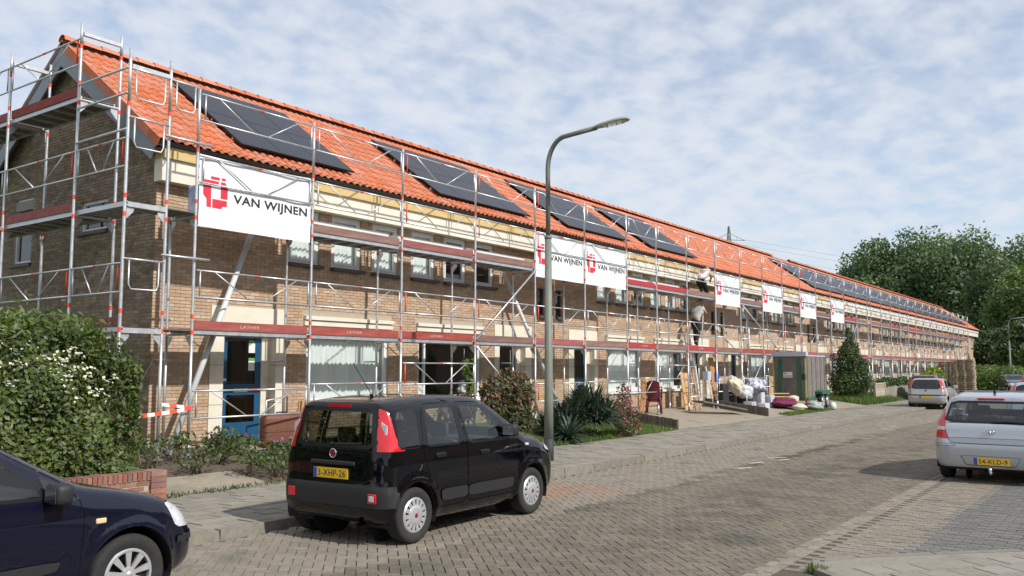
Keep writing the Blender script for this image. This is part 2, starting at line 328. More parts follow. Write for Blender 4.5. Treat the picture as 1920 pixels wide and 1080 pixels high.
# corner pavement at the near right
corner = MB().prism([(x, y, RZ-.03) for x, y in cp], (0,0,.062)).build('corner_pavement', CONC, kind='structure')
fix_normals(corner.data)
ang = math.radians(-38); ca, sa = math.cos(ang), math.sin(ang); n = 0; smb = MB()
for i in range(-30, 40):
    for j in range(-40, 40):
        u, v = i*.303+(j % 2)*.15, j*.303; x, y = 8.6+u*ca-v*sa, 1.2+u*sa+v*ca
        q = [(x+du*ca-dv*sa, y+du*sa+dv*ca) for du, dv in ((-.15,-.15),(.15,-.15),(.15,.15),(-.15,.15))]
        inn = [a for a in q if inpoly(a[0], a[1], [(7.9,-6)]+[(px-(.1 if k > 2 else 0), py-.13) for k, (px, py) in enumerate(cp[1:])])]
        if len(inn) == 4 and -3 < y:
            o = link('corner_slab', sm, corner, loc=(x, y, RZ+.038+random.uniform(-.004, .004)), rz=ang)
kb = MB()
for (x0, y0), (x1, y1) in zip(cp[1:-1], cp[2:]):
    d = Vector((x1-x0, y1-y0, 0)); kb.obox(((x0+x1)/2, (y0+y1)/2, RZ-.012), d, .1, .1, d.length*1.02, 0, random.random())
kb.build('kerb_edge', KERB, corner)
# gardens
garden = MB(); ys = [11.04, 11.5, 12.2, 13.0, 13.75, 14.3]
for a, b in zip(ys[:-1], ys[1:]): garden.add([(-15,a,gz(a)-.012),(110,a,gz(a)-.012),(110,b,gz(b)-.012),(-15,b,gz(b)-.012)], [(0,1,2,3)])
garden.build('front_gardens', SOIL, kind='structure')
def patch(name, pts, m, dz=.006):
    mb = MB(); mb.add([(x, y, gz(y)+dz) for x, y in pts], [tuple(range(len(pts)))]); return mb.build(name, m, kind='structure')
SANDP = mat('sandy_paving', (.25,.215,.165), (.33,.28,.215), scale=9, rough=.95, bump=.4, bscale=50, c3=(.17,.15,.10), s3=1.2, lo3=.55)
def strip(name, x0, x1, y0, y1, m, dz=.004):
    mb = MB(); yy = [y0]+[y for y in ys if y0 < y < y1]+[y1]
    for a, b in zip(yy[:-1], yy[1:]): mb.add([(x0,a,gz(a)+dz),(x1,a,gz(a)+dz),(x1,b,gz(b)+dz),(x0,b,gz(b)+dz)], [(0,1,2,3)])
    return mb.build(name, m, kind='structure')
strip('garden_path', 6.9, 8.9, 10.95, 12.0, SANDP); strip('door_path', 10.2, 12.2, 13.2, 14.2, SANDP)
strip('driveway', 23.0, 46, 10.95, 14.2, SANDP); strip('grass_verge', 46, 100, 10.95, 14.2, GRASSG); strip('lawn', 14.2, 23.0, 10.95, 14.2, GRASSG, .003)
# ---------------------------------------------------------------- terrace of houses
YW = 14.15; ZG = .3; ZE = 5.12
XB = [8.75]+[15.25+6.3*k for k in range(15)]
RY0, RZ0, RYR, RZR = 13.75, 5.78, 17.31, 8.34; RS = (RZR-RZ0)/(RYR-RY0); RL = math.hypot(RZR-RZ0, RYR-RY0); CA, SA = (RYR-RY0)/RL, (RZR-RZ0)/RL
def tile_geo(w, L, nseg=7):
    vs = []; fs = []
    for k, (t, dz) in enumerate(((0, .030), (1, .004))):
        for i in range(nseg+1):
            s = i/nseg; h = .021*math.cos(2*math.pi*(s-.28))+.004
            vs.append((s*(w+.012), t*L, h+dz))
    for i in range(nseg+1): vs.append((vs[i][0], 0, vs[i][2]-.016))
    n = nseg+1
    fs = [(i, i+1, n+i+1, n+i) for i in range(nseg)]+[(2*n+i, 2*n+i+1, i+1, i) for i in range(nseg)]
    return vs, fs
TW, TL = .187, .345
def roofM(x, front=True):                # local x along the eave, y up the slope, z normal
    if front: M = Matrix(((1,0,0,x),(0,CA,-SA,RY0),(0,SA,CA,RZ0),(0,0,0,1)))
    else: M = Matrix(((1,0,0,x),(0,-CA,SA,2*RYR-RY0),(0,SA,CA,RZ0),(0,0,0,1)))
    return M
tvs, tfs = tile_geo(TW, TL+.06, 7); tvs4, tfs4 = tile_geo(TW, TL+.06, 4)
_tm = MB().add(tvs, tfs).mesh('roof_tile', TILE, True)
def brick_rows(u0, u1, z0, z1, openings, top=None):
    out = []; c = 0; z = z0
    while z < z1-.02:
        zt = min(z+.0525, z1); lo, hi = u0, u1
        if top:
            lo, hi = top(zt)
            if hi-lo < .1: break
        u = u0-(c % 2)*.11
        cuts = [(a, b) for a, b, za, zb in openings if za < zt and zb > z]
        while u < hi:
            a, b = max(u, lo), min(u+.21, hi)
            segs = [(a, b)]
            for p, q in cuts:
                ns = []
                for s, e in segs:
                    if q <= s or p >= e: ns.append((s, e)); continue
                    if p > s: ns.append((s, p-.004))
                    if q < e: ns.append((q+.004, e))
                segs = ns
            for s, e in segs:
                if e-s > .025: out.append((s, e, z, zt))
            u += .22
        z += .0625; c += 1
    return out
def wall_faces(mb, u0, u1, z0, z1, ops, y, depth, flip=None):
    us = sorted({u0, u1, *[v for o in ops for v in o[:2]]}); zs = sorted({z0, z1, *[v for o in ops for v in o[2:]]})
    for a, b in zip(us[:-1], us[1:]):
        for c, d in zip(zs[:-1], zs[1:]):
            m, n = (a+b)/2, (c+d)/2
            if any(o[0] < m < o[1] and o[2] < n < o[3] for o in ops): continue
            mb.add([(a,y,c),(b,y,c),(b,y,d),(a,y,d)], [(0,1,2,3)])
    for a, b, c, d in ops:
        mb.add([(a,y,c),(b,y,c),(b,y,d),(a,y,d),(a,y+depth,c),(b,y+depth,c),(b,y+depth,d),(a,y+depth,d)], [(0,4,5,1),(1,5,6,2),(2,6,7,3),(3,7,4,0)])
def window(parent, x0, x1, z0, z1, y, fw=.06, m=None, transom=None, mull=(), curtain=None, sill=True, gm=None, name='window'):
    m = m or WHITE
    w = MB(); d = .07
    w.box((x0,y,z0),(x1,y+d,z0+fw)); w.box((x0,y,z1-fw),(x1,y+d,z1)); w.box((x0,y+.001,z0+fw),(x0+fw,y+d-.001,z1-fw)); w.box((x1-fw,y+.001,z0+fw),(x1,y+d-.001,z1-fw))
    if transom: w.box((x0+fw,y+.005,transom-.03),(x1-fw,y+d-.005,transom+.03))
    for u in mull: w.box((u-.03,y+.004,z0+fw),(u+.03,y+d-.004,z1-fw))
    # inner sash
    f2 = fw+.001
    if fw > .05 and not transom and not mull:
        s = .035; w.box((x0+f2,y-.012,z0+f2),(x1-f2,y+.05,z0+f2+s)); w.box((x0+f2,y-.012,z1-f2-s),(x1-f2,y+.05,z1-f2)); w.box((x0+f2,y-.011,z0+f2+s),(x0+f2+s,y+.049,z1-f2-s)); w.box((x1-f2-s,y-.011,z0+f2+s),(x1-f2,y+.049,z1-f2-s))
    o = w.build(name, m, parent)
    g = MB(); g.add([(x0+fw-.01,y+.035,z0+fw-.01),(x1-fw+.01,y+.035,z0+fw-.01),(x1-fw+.01,y+.035,z1-fw+.01),(x0+fw-.01,y+.035,z1-fw+.01)], [(0,1,2,3)]); g.build('pane', gm or GLS, o)
    if sill: MB().box((x0-.04,y-.17,z0-.07),(x1+.04,y+.05,z0-.003)).build('sill', SILLM, o)
    if curtain:
        ca, cb, za, zb = curtain; c = MB(); n = max(8, int((cb-ca)/.03)); vs = []
        for i in range(n+1):
            u = ca+(cb-ca)*i/n; yy = y+.16+.025*math.sin(i*1.35+math.sin(i*.37)*1.5)
            vs += [(u, yy, za), (u, yy+.01, zb)]
        c.add(vs, [(2*i, 2*i+2, 2*i+3, 2*i+1) for i in range(n)]); c.build('curtain', CURT, o, smooth=True)
    return o
ORD = ['first', 'second', 'third', 'fourth', 'fifth', 'sixth', 'seventh', 'eighth', 'ninth', 'tenth', 'eleventh', 'twelfth', 'thirteenth', 'fourteenth', 'fifteenth']
XTRA = ['its gable wrapped in scaffolding, blue front door', 'dark living-room window with plants on the sill', 'behind the yucca and lamp post', 'behind the maroon chairs and ladder', 'behind the piled black bags and boxes', 'behind the box trailer, bare orange roof', 'behind the conifer bush', 'just past the conifer bush']+['brick terrace under solar panels far down the street']*6+['far end house with patchy roof tiles']
HOUSES = []
for hi in range(15):
    xa, xb = XB[hi], XB[hi+1]; mirror = hi % 2 == 1
    H = empty('terraced_house', (xa, YW, ZG), f'{ORD[hi]} house from the left gable, {XTRA[hi]}', 'house', 'houses of the brick terrace'); HOUSES.append(H)
    base = (xb-6.3) if not mirror else xa
    def ux(u): return base-xa+(u if not mirror else 6.3-u)         # u measured from the outer edge of the pair
    def rng2(a, b): p, q = ux(a), ux(b); return (min(p, q), max(p, q))
    # openings in local coordinates (x from xa, z from ZG)
    door = rng2(1.3, 2.53); port = rng2(1.0, 2.75); lw = rng2(3.34, 5.78)
    ups = [rng2(2.78, 3.63), rng2(3.98, 4.86), rng2(5.21, 6.07)]
    ops = [(port[0]+.06, port[1]-.06, -.2, 2.9-ZG), (lw[0], lw[1], 1.03-ZG, 2.52-ZG)]+[(a, b, 3.94-ZG, 5.08-ZG) for a, b in ups]
    if hi > 0: ops.append((*rng2(.30, .66), 3.3-ZG, 4.1-ZG))
    W0 = xb-xa; near = hi < 4
    mb = MB(); wall_faces(mb, 0, W0, -.35, 5.6-ZG, ops, 0.006 if near else 0, .16); 
    # inner face, party wall and floors
    wall = mb.build('wall', MORT if near else BRF, H)
    mb = MB(); mb.box((.02,.2,2.55-ZG),(W0-.02,6.2,2.75-ZG)); mb.box((.02,.2,-.3),(W0-.02,6.2,-.05)); mb.box((.02,.2,5.1-ZG),(W0-.02,6.2,5.3-ZG)); mb.build('floor_slab', DARKIN, H)
    MB().box((W0-.06,.17,-.3),(W0+.06,6.2,5.25-ZG)).build('party_wall', DARKIN, H)
    MB().box((.0,6.2,-.35),(W0,6.45,5.4-ZG)).build('rear_wall', BRF, H)
    MB().box((.1,3.2,-.05),(W0-.1,3.3,5.1-ZG)).build('inner_wall', DARKIN, H)
    if near:
        rows = brick_rows(0, W0, -.3, 5.5-ZG, ops+[(port[0], port[1], -1, 2.97-ZG), (lw[0]-.12, lw[1]+.12, 2.62-ZG, 2.95-ZG)]); bmx = MB(); cnt = 0
        bmesh_cache = {}
        for (a, b, c, d) in rows:
            full = abs(b-a-.21) < .001
            if hi == 0 and full and cnt < 300 and a < 3.2 and 1.6-ZG < c < 4.6-ZG and not (port[0]-.2 < a < port[1]):
                if 'k' not in bmesh_cache: bmesh_cache['k'] = MB().box((0,-.005,0),(.21,.02,.0525)).mesh('brick', BR)
                link('brick', bmesh_cache['k'], wall, loc=(a, random.uniform(-.0015, .0015), c)); cnt += 1
            else: bmx.add([(a,-.005,c),(b,-.005,c),(b,-.005,d),(a,-.005,d),(a,.01,c),(b,.01,c),(b,.01,d),(a,.01,d)], [(0,1,2,3),(0,4,5,1),(1,5,6,2),(2,6,7,3),(3,7,4,0)], 0, random.random())
        bmx.build('brick', BR, wall, kind='stuff')
    # portal of cream concrete with recessed door
    p0, p1 = port; d0, d1 = door; zt = 2.5-ZG
    mb = MB(); mb.box((p0,-.025,-.3),(d0,.36,zt)); mb.box((d1,-.024,-.3),(p1,.36,zt)); mb.box((p0,-.03,zt+.001),(p1,.36,2.95-ZG))
    for zz2 in (.85, 1.55): 
        pass
    po = mb.build('door_portal', CREAM, H)
    mb = MB(); 
    for zz2 in (.78, 1.52): mb.box((p0-.002,-.03,zz2),(d0+.002,.3,zz2+.012)); mb.box((d1-.002,-.029,zz2),(p1+.002,.3,zz2+.012))
    mb.build('portal_joint', MORT, po)
    dm = BLUE
    dl, dr = d0+.10, d0+1.02
    mb = MB(); y0 = .19; z1 = zt-.02
    mb.box((dl,y0,.06),(dl+.13,y0+.05,z1)); mb.box((dr-.13,y0,.06),(dr,y0+.05,z1)); mb.box((dl+.13,y0+.001,.06),(dr-.13,y0+.049,.42)); mb.box((dl+.13,y0+.001,.95),(dr-.13,y0+.049,1.16)); mb.box((dl+.13,y0+.001,z1-.13),(dr-.13,y0+.049,z1))
    do = mb.build('door', dm, H)
    mb = MB(); mb.add([(dl+.1,y0+.025,.33),(dr-.1,y0+.025,.33),(dr-.1,y0+.025,z1-.1),(dl+.1,y0+.025,z1-.1)], [(0,1,2,3)]); mb.build('pane', GLD, do)
    MB().box(((dl+dr)/2-.16,y0-.012,1.0),((dl+dr)/2+.16,y0+.0,1.07)).build('letter_slot', ALU, do)
    MB().box((dl+.02,y0-.05,1.22),(dl+.09,y0+.0,1.27)).build('handle', ALU, do)
    if hi == 0:
        PAPER = mat('white_paper', (.75,.75,.72), rough=.8); GRN = mat('green_paper', (.12,.32,.08), rough=.8)
        for zz2 in (1.42, 1.77):
            n1 = MB().box((dr-.28,y0+.012,zz2),(dr-.13,y0+.018,zz2+.19)).build('notice', PAPER, do); MB().box((dr-.28,y0+.0115,zz2+.191),(dr-.13,y0+.0175,zz2+.25)).build('notice_heading', GRN, n1)
    for fx0, fx1 in ((d0+.001, dl-.002), (dr+.002, d1-.001)): MB().box((fx0,y0-.03,-.02),(fx1,y0+.06,zt-.001)).build('door_frame', CREAM, H)
    MB().box((dl-.001,y0-.02,zt-.018),(dr+.001,y0+.06,zt-.002)).build('door_head', CREAM, H)
    MB().box((d0-.1,-.3,-.28),(d1+.1,.3,.05)).build('door_step', KERB, H)
    # living-room window
    cur = None
    if hi in (0, 2): cur = (lw[0]-.05, lw[1]+.3, 1.0-ZG, 2.54-ZG)
    elif hi != 1: cur = (lw[0]-.05, lw[1]+(.3 if hi % 3 else -.5), 1.0-ZG, 2.54-ZG)
    wo2 = window(H, lw[0], lw[1], 1.03-ZG, 2.52-ZG, .05, .07, WHITE, curtain=cur, sill=False, mull=((lw[0]+.28 if mirror else lw[1]-.28),) if hi % 4 == 1 else (), gm=GLS)
    mb = MB(); mb.box((lw[0]-.1,-.05,2.66-ZG),(lw[1]+.1,.1,2.77-ZG)); mb.box((lw[0]-.1,-.09,2.78-ZG),(lw[1]+.1,.1,2.86-ZG)); mb.build('window_header', CREAM, wo2)
    MB().box((lw[0]-.05,-.07,.94-ZG),(lw[1]+.05,.1,1.03-ZG-.002)).build('sill', WHITE, wo2)
    for k, (a, b) in enumerate(ups):
        window(H, a, b, 3.94-ZG, 5.08-ZG, .04, .075, WHITE, curtain=(a-.02, b+.2, 3.95-ZG, 5.05-ZG) if (hi*3+k) % 5 in (0, 1, 2) else ((a+.5, b-.08, 4.0-ZG, 5.0-ZG) if (hi+k) % 3 == 0 else None), gm=GLS)
    if hi > 0: a, b = rng2(.30, .66); window(H, a, b, 3.3-ZG, 4.1-ZG, .05, .04, SILLM)
    # eaves: cream fascia box, yellow timber
    yf = 13.92-YW; x0f = -.05 if hi == 0 else 0
    MB().box((x0f+.001,yf,5.09-ZG),(W0-.002,.02,5.49-ZG)).build('fascia', CREAM, H)
    done = hi < 7
    MB().box((x0f+.002,yf-.06,5.492-ZG),(W0-.003,.0,5.70-ZG)).build('eaves_timber' if done else 'gutter', YEL if done else WHITE, H)
    # roof
    roof = MB(); e = 8.5-xa if hi == 0 else 0; er = W0+.2 if hi == 14 else W0
    for fr in (True, False):
        M = roofM(0, fr); M = Matrix.Translation((0,-YW,-ZG)) @ M
        roof.box((e,-.0,-.10),(er,RL,-.02), M=M)
    ro = roof.build('roof', PFR if hi > 6 else SILLM, H)
    M0 = Matrix.Translation((0,-YW,-ZG)) @ roofM(0, True)
    stuff = MB(); cols = int((er-e)/TW+.5); nrow = int(RL/TL); cnt = 0; v, f = (tvs, tfs) if hi < 3 else (tvs4, tfs4)
    for ccol in range(cols):
        for rr in range(nrow):
            xx = e+ccol*(er-e)/cols; yy = rr*TL-.04
            if hi == 14 and rr > 3 and random.random() < .5: continue
            if hi == 0 and cnt < 300 and (ccol < 22 or rr < 2):
                o = link('roof_tile', _tm, ro); o.matrix_local = M0 @ Matrix.Translation((xx, yy, -.004+random.uniform(-.002, .002))); cnt += 1
            else:
                Mx = M0 @ Matrix.Translation((xx, yy, -.004+random.uniform(-.002, .002))); stuff.add([Mx @ Vector(p) for p in v], f, 0, random.random())
    stuff.build('roof_tile', TILE, ro, smooth=True, kind='stuff')
    Mb = Matrix.Translation((0,-YW,-ZG)) @ roofM(0, False); stuff = MB()
    stuff.box((e,-.05,-.02),(er,RL,.02), M=Mb); stuff.build('rear_roof_covering', TILE, ro)
    rv, rf = [], []
    for t, rr in ((0, .125), (.04, .13), (.42, .105)):
        for k in range(7):
            q = math.pi*k/6; rv.append((t, math.cos(q)*rr*1.05, math.sin(q)*rr))
    rf = [(i*7+k, i*7+k+1, (i+1)*7+k+1, (i+1)*7+k) for i in range(2) for k in range(6)]
    rtm = MB().add(rv, rf).mesh('ridge_tile', TILE, True); nR = int((er-e)/.38)
    skip = hi == 6
    for k in range(nR):
        xx = e+k*(er-e)/nR
        if hi == 6 and xx > W0-2.9 and xx < W0-.2: continue
        o = link('ridge_tile', rtm, ro, loc=(xx, RYR-YW, RZR-ZG+.0))
    # solar panels
    arr = {0: (10.42, 3), 1: (16.35, 4), 2: (22.35, 4), 3: (27.95, 4), 6: (47.0, 6)}.get(hi)
    if hi > 6 and hi < 14: arr = (xa+.25, 6)
    if arr:
        ax, nc = arr; pl = 1.5
        if 'pan' not in MATS:
            pmb = MB(); pmb.box((0,0,0),(1.0,pl,.035)); MATS['pan'] = pmb.mesh('solar_panel', PFR); pmb = MB(); pmb.add([(.012,.012,.0365),(.988,.012,.0365),(.988,pl-.012,.0365),(.012,pl-.012,.0365)], [(0,1,2,3)]); MATS['pcell'] = pmb.mesh('solar_cells', PANEL)
        wpan = 1.0 if hi not in (6,) else .98
        for cc in range(nc):
            for rr in range(2):
                o = link('solar_panel', MATS['pan'], ro); o.matrix_local = M0 @ Matrix.Translation((ax-xa+cc*1.004, .40+rr*(pl+.006), .10)); link('solar_cells', MATS['pcell'], o)
        rl = MB()
        for yy in (.75, 1.6, 2.3, 3.1): rl.box((ax-xa+.02,yy,.02),(ax-xa+nc*1.004-.02,yy+.04,.098), M=M0)
        rl.build('panel_rail', ALU, ro)
# gable of the first house
H = HOUSES[0]
def gtop(z): # local y span of gable at height z (world z)
    return max(0.0, (z-(RZ0-.12))/RS+RY0-YW), 2*(RYR-YW)-max(0.0, (z-(RZ0-.12))/RS+RY0-YW)
gw = [(4.52,5.33,3.96-ZG,5.36-ZG), (1.6,2.6,4.40-ZG,5.0-ZG)]      # openings: y0 y1 z0 z1 (local)
gy1 = 2*(RYR-YW)
ztop = RZ0-.12+(RYR-RY0)*RS
# mortar gable
g = MB(); sil = [(0,0,-.35),(0,gy1,-.35),(0,gy1,5.5-ZG),(0,RYR-YW,ztop-ZG),(0,0,5.5-ZG)]
pan = MB()
us = sorted({0, gy1, *[v for o in gw for v in o[:2]]}); zs = sorted({-.35, 5.5-ZG, *[v for o in gw for v in o[2:]]})
for a, b in zip(us[:-1], us[1:]):
    for c, d in zip(zs[:-1], zs[1:]):
        if any(o[0] < (a+b)/2 < o[1] and o[2] < (c+d)/2 < o[3] for o in gw): continue
        pan.add([(.006,a,c),(.006,a,d),(.006,b,d),(.006,b,c)], [(0,1,2,3)])
pan.add([(.006,0,5.5-ZG),(.006,RYR-YW,ztop-ZG),(.006,gy1,5.5-ZG)], [(0,1,2)])
for a, b, c, d in gw: pan.add([(.006,a,c),(.006,b,c),(.006,b,d),(.006,a,d),(.15,a,c),(.15,b,c),(.15,b,d),(.15,a,d)], [(0,1,5,4),(1,2,6,5),(2,3,7,6),(3,0,4,7)])
gab = pan.build('gable_wall', MORT, H)
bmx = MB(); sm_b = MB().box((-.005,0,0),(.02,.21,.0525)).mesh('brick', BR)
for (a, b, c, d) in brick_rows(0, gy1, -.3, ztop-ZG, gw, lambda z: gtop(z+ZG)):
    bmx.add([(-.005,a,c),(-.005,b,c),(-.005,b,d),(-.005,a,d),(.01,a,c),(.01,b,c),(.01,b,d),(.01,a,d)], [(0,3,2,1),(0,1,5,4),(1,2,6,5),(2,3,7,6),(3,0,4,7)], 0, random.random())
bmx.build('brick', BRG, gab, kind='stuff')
for a, b, c, d in gw:
    fr = MB(); fw = .06
    for q in (((.06,a,c),(.12,b,c+fw)), ((.06,a,d-fw),(.12,b,d)), ((.061,a,c+fw),(.119,a+fw,d-fw)), ((.061,b-fw,c+fw),(.119,b,d-fw))): fr.box(*q)
    o = fr.build('gable_window', WHITE, gab); MB().add([(.09,a+fw,c+fw),(.09,b-fw,c+fw),(.09,b-fw,d-fw),(.09,a+fw,d-fw)], [(0,1,2,3)]).build('pane', GLS, o)
    MB().box((-.05,a-.04,c-.07),(.05,b+.04,c-.002)).build('sill', SILLM, o)
# barge boards along the verge
for fr in (True, False):
    M = Matrix.Translation((0,-YW,-ZG)) @ roofM(0, fr)
    dx_ = 0 if fr else .004
    MB().box((8.5-8.75+.005+dx_,.02,-.42),(8.5-8.75+.03+dx_,RL-.02,-.03), M=M).build('barge_board', BARGE, H)
    MB().box((8.5-8.75+.036,.02,-.14),(-.006,RL-.12,-.105), M=M).build('soffit', BARGE, H)
# verge tiles: turned-down edge
vt = MB()
for rr in range(int(RL/TL)):
    M = Matrix.Translation((0,-YW,-ZG)) @ roofM(0, True); vt.box((-.275-.002*(rr % 2),rr*TL-.04,-.13),(-.243,(rr+1)*TL-.043,.035+.002*(rr % 2)), M=M, rnd=random.random())
vt.build('verge_tile', TILE, HOUSES[0], kind='stuff')
# far end gable
He = HOUSES[-1]; W0 = XB[15]-XB[14]; MB().add([(W0,0,-.35),(W0,gy1,-.35),(W0,gy1,5.5-ZG),(W0,RYR-YW,ztop-ZG),(W0,0,5.5-ZG)], [(0,1,2,3,4)]).build('gable_wall', BRF, He)
# ---------------------------------------------------------------- scaffolding
def post_mesh(name, h, bands, r=.0265):
    mb = MB(); zs = [0]
    for b in bands: zs += [b, b+.075]
    zs.append(h); n = 10
    for k, (a, b) in enumerate(zip(zs[:-1], zs[1:])):
        mb.tube([(0,0,a),(0,0,b)], r*(1.04 if k % 2 else 1), n, 1 if k % 2 else 0, cap=(k in (0, len(zs)-2)))
    mb.box((-.075,-.075,0),(.075,.075,.008)); mb.tube([(0,0,.008),(0,0,.28)], r*1.35, 8)
    return mb.mesh(name, [ALU, RED], True)
def rail_mesh(L, h=.46, name='guard_rail'):
    mb = MB(); r = .017
    mb.tube([(0,0,h),(L*.5-.04,0,h)], r, 8); mb.tube([(L*.5-.04,0,h),(L*.5+.04,0,h)], r*1.12, 8, 1); mb.tube([(L*.5+.04,0,h),(L,0,h)], r, 8)
    mb.tube([(0,0,0),(L,0,0)], r, 8); mb.tube([(.07,0,0),(.07,0,h)], .015, 6, 1 if random.random() < .3 else 0); mb.tube([(L-.07,0,0),(L-.07,0,h)], .015, 6)
    mb.tube([(.35,0,h),(L*.44,0,0)], .012, 6); mb.tube([(L-.35,0,h),(L*.56,0,0)], .012, 6)
    return mb.mesh(name, [ALU, RED], True)
def deck_mesh(L, w=.63, cut=.0):
    mb = MB(); mb.box((.03,.05,-.02),(L-.03,w,.0),1); mb.box((.03,.03,-.065),(L-.03,.055,.012)); mb.box((.03,w,-.065),(L-.03,w+.025,.012))
    for k in range(6): xx = .2+k*(L-.4)/5; mb.box((xx-.02,.055,-.06),(xx+.02,w,-.021))
    return mb.mesh('deck', [ALU, DECKM])
def bracket(mb, x, y, z, s=1):
    mb.prism([(x,y+.03*s,z-.03),(x,y+.16*s,z-.03),(x,y+.15*s,z-.09),(x,y+.03*s,z-.22)], (.012,0,0))
PX = [8.81,11.40,13.96,16.56,19.14,21.71,24.27,26.35,28.75,31.3,33.85,36.4,38.95,41.45,43.95,46.5,49.0,51.55,54.0]
PX2 = [54.75]+[54.75+2.57*k for k in range(1, 15)]
bands_o = [1.55, 2.0, 2.85 if False else 3.95, 4.15, 5.15]
pmo = post_mesh('upright_post', 6.33, [2.05, 2.32, 4.02, 4.3, 5.2]); pmi = post_mesh('upright_post', 4.3, [2.1, 4.0])
def make_front(PXs, label, s0):
    sc = empty('facade_scaffold', (PXs[0], 13.04, .28), label, 'scaffold'); O = Vector((PXs[0], 13.04, .28))
    def L(x, y, z): return (x-O.x, y-O.y, z-O.z)
    D1, D2 = 2.41, 4.43; Ltext = []
    for i, x in enumerate(PXs):
        link('upright_post', pmo, sc, loc=L(x, 13.04, .28)); link('upright_post', pmi, sc, loc=L(x, 13.77, .28))
        for z in (D1, D2):
            mb = MB(); mb.tube([L(x,13.04,z-.07), L(x,13.77,z-.07)], .022, 8); bracket(mb, *L(x-.006,13.04,z-.07)); bracket(mb, *L(x-.006,13.77,z-.07), -1); mb.build('frame_transom', ALU, sc)
            MB().tube([L(x,13.78,z-.5), L(x,14.15,z-.5)], .02, 6).build('wall_tie', ALU, sc)
    for i, (x0, x1) in enumerate(zip(PXs[:-1], PXs[1:])):
        Lb = x1-x0; rm = rail_mesh(Lb-.06); dm = deck_mesh(Lb); k = i+s0
        for z in (D1, D2): link('deck', dm, sc, loc=L(x0, 13.06, z))
        for z in (D1+.56, D2+.53, D2+1.62): link('guard_rail', rm, sc, loc=L(x0+.03, 13.0, z))
        if not (k % 9 == 3): link('guard_rail', rm, sc, loc=L(x0+.03, 13.0, (.92, 1.0, 1.42, .78, .9)[k % 5] if k < 12 else .95))
        for z, lev in ((D1, 0), (D2, 1)):
            t = (TOE, TOE, TOE, TOEB, TOE, TOEB, TOER, TOEB, TOER, TOEB, TOE)[k % 11] if lev == 0 else (TOEB, TOEB, TOE, TOEB, TOE, TOEB, TOER, TOER, TOEB)[k % 9]
            tb = MB(); tb.box((.05,0,0),(Lb-.05,.03,.155)); o = tb.build('toe_board', t, sc); o.location = L(x0, 13.065, z+.012)
            if lev == 0 and k in (0, 1, 2, 6, 8) and s0 == 0: Ltext.append(o)
    return sc, L, Ltext
SC1, L1, TXT = make_front(PX, 'long silver facade scaffold from the gable corner past the two workers', 0)
SC2, L2, _ = make_front(PX2, 'far silver facade scaffold section at the far end of the terrace', 20)
def braces(sc, L, segs, r=.024, m=None, name='diagonal_brace'):
    for a, b in segs: MB().tube([L(*a), L(*b)], r, 8).build(name, m or ALU, sc, smooth=True)
braces(SC1, L1, [((16.56,13.0,2.45),(19.14,13.0,4.4)), ((16.56,13.0,2.3),(19.14,13.0,.4)), ((34.0,13.0,4.3),(38.9,13.0,2.3)), ((36.4,13.0,2.3),(33.9,13.0,.4)), ((51.5,13.0,4.3),(46.5,13.0,.5))])
braces(SC2, L2, [((62.5,13.0,4.3),(67.5,13.0,2.4)), ((67.5,13.0,2.3),(62.5,13.0,.4)), ((80,13,4.3),(85,13,2.3))])
PIPE = mat('pale_pipe', (.55,.56,.56), (.62,.63,.62), scale=4, rough=.4)
# thick raking tubes behind the decks
braces(SC1, L1, [((10.62,13.9,4.35),(8.72,13.45,.3)), ((18.9,13.9,4.35),(21.3,13.5,.3)), ((36.9,13.9,4.2),(37.2,13.9,.3)), ((49.4,13.9,4.2),(49.6,13.9,.3))], .055, PIPE, 'raking_tube')
# gable scaffold
SG = empty('gable_scaffold', (7.52, 13.04, .28), 'silver scaffold tower wrapped round the left gable end behind the hedge', 'scaffold')
def LG(x, y, z): return (x-7.52, y-13.04, z-.28)
pg = post_mesh('upright_post', 7.45, [2.05, 2.5, 4.02, 4.35, 6.0, 6.35, 7.0]); ps2 = post_mesh('upright_post', 6.65, [2.05, 2.35, 3.9, 4.2, 5.7])
GY = [13.04, 14.62, 17.17, 19.74]
for j, y in enumerate(GY):
    for x in (7.52, 8.25):
        link('upright_post', ps2 if j == 0 else pg, SG, loc=LG(x, y, .28))
    for z in (2.41, 4.43)+((6.45,) if j else ()):
        mb = MB(); mb.tube([LG(7.52,y,z-.07), LG(8.25,y,z-.07)], .024, 8); mb.prism([LG(7.55,y-.006,z-.1),LG(7.68,y-.006,z-.1),LG(7.67,y-.006,z-.16),LG(7.55,y-.006,z-.29)], (0,.012,0)); mb.prism([LG(8.22,y-.006,z-.1),LG(8.09,y-.006,z-.1),LG(8.1,y-.006,z-.16),LG(8.22,y-.006,z-.29)], (0,.012,0)); mb.build('frame_transom', ALU, SG)
    mb = MB(); mb.box(LG(7.55,y-.03,(6.65 if j == 0 else 7.55)-.03), LG(8.22,y+.03,(6.65 if j == 0 else 7.55)+.03))
    mb.build('head_beam', ALU, SG)
for j, (y0, y1) in enumerate(zip(GY[:-1], GY[1:])):
    Lb = y1-y0; rm = rail_mesh(Lb-.06); dm = deck_mesh(Lb)
    for z in (2.41, 4.43)+((6.45,) if j else ()):
        o = link('deck', dm, SG, loc=LG(8.22, y0, z), rz=math.pi/2)
        if j or z < 4: tb = MB(); tb.box((.0,.05,0),(.03,Lb-.05,.155)); o = tb.build('toe_board', TOE, SG); o.location = LG(7.54, y0, z+.012)
    for z in (2.97, 5.0)+((7.0,) if j else ()):
        link('guard_rail', rm, SG, loc=LG(7.51, y0+.03, z), rz=math.pi/2)
    if j == 0:
        for z in (6.2, 6.62, 5.6): MB().tube([LG(7.5,y0,z), LG(7.5,y1,z)], .02, 8).build('rail_tube', ALU, SG, smooth=True)
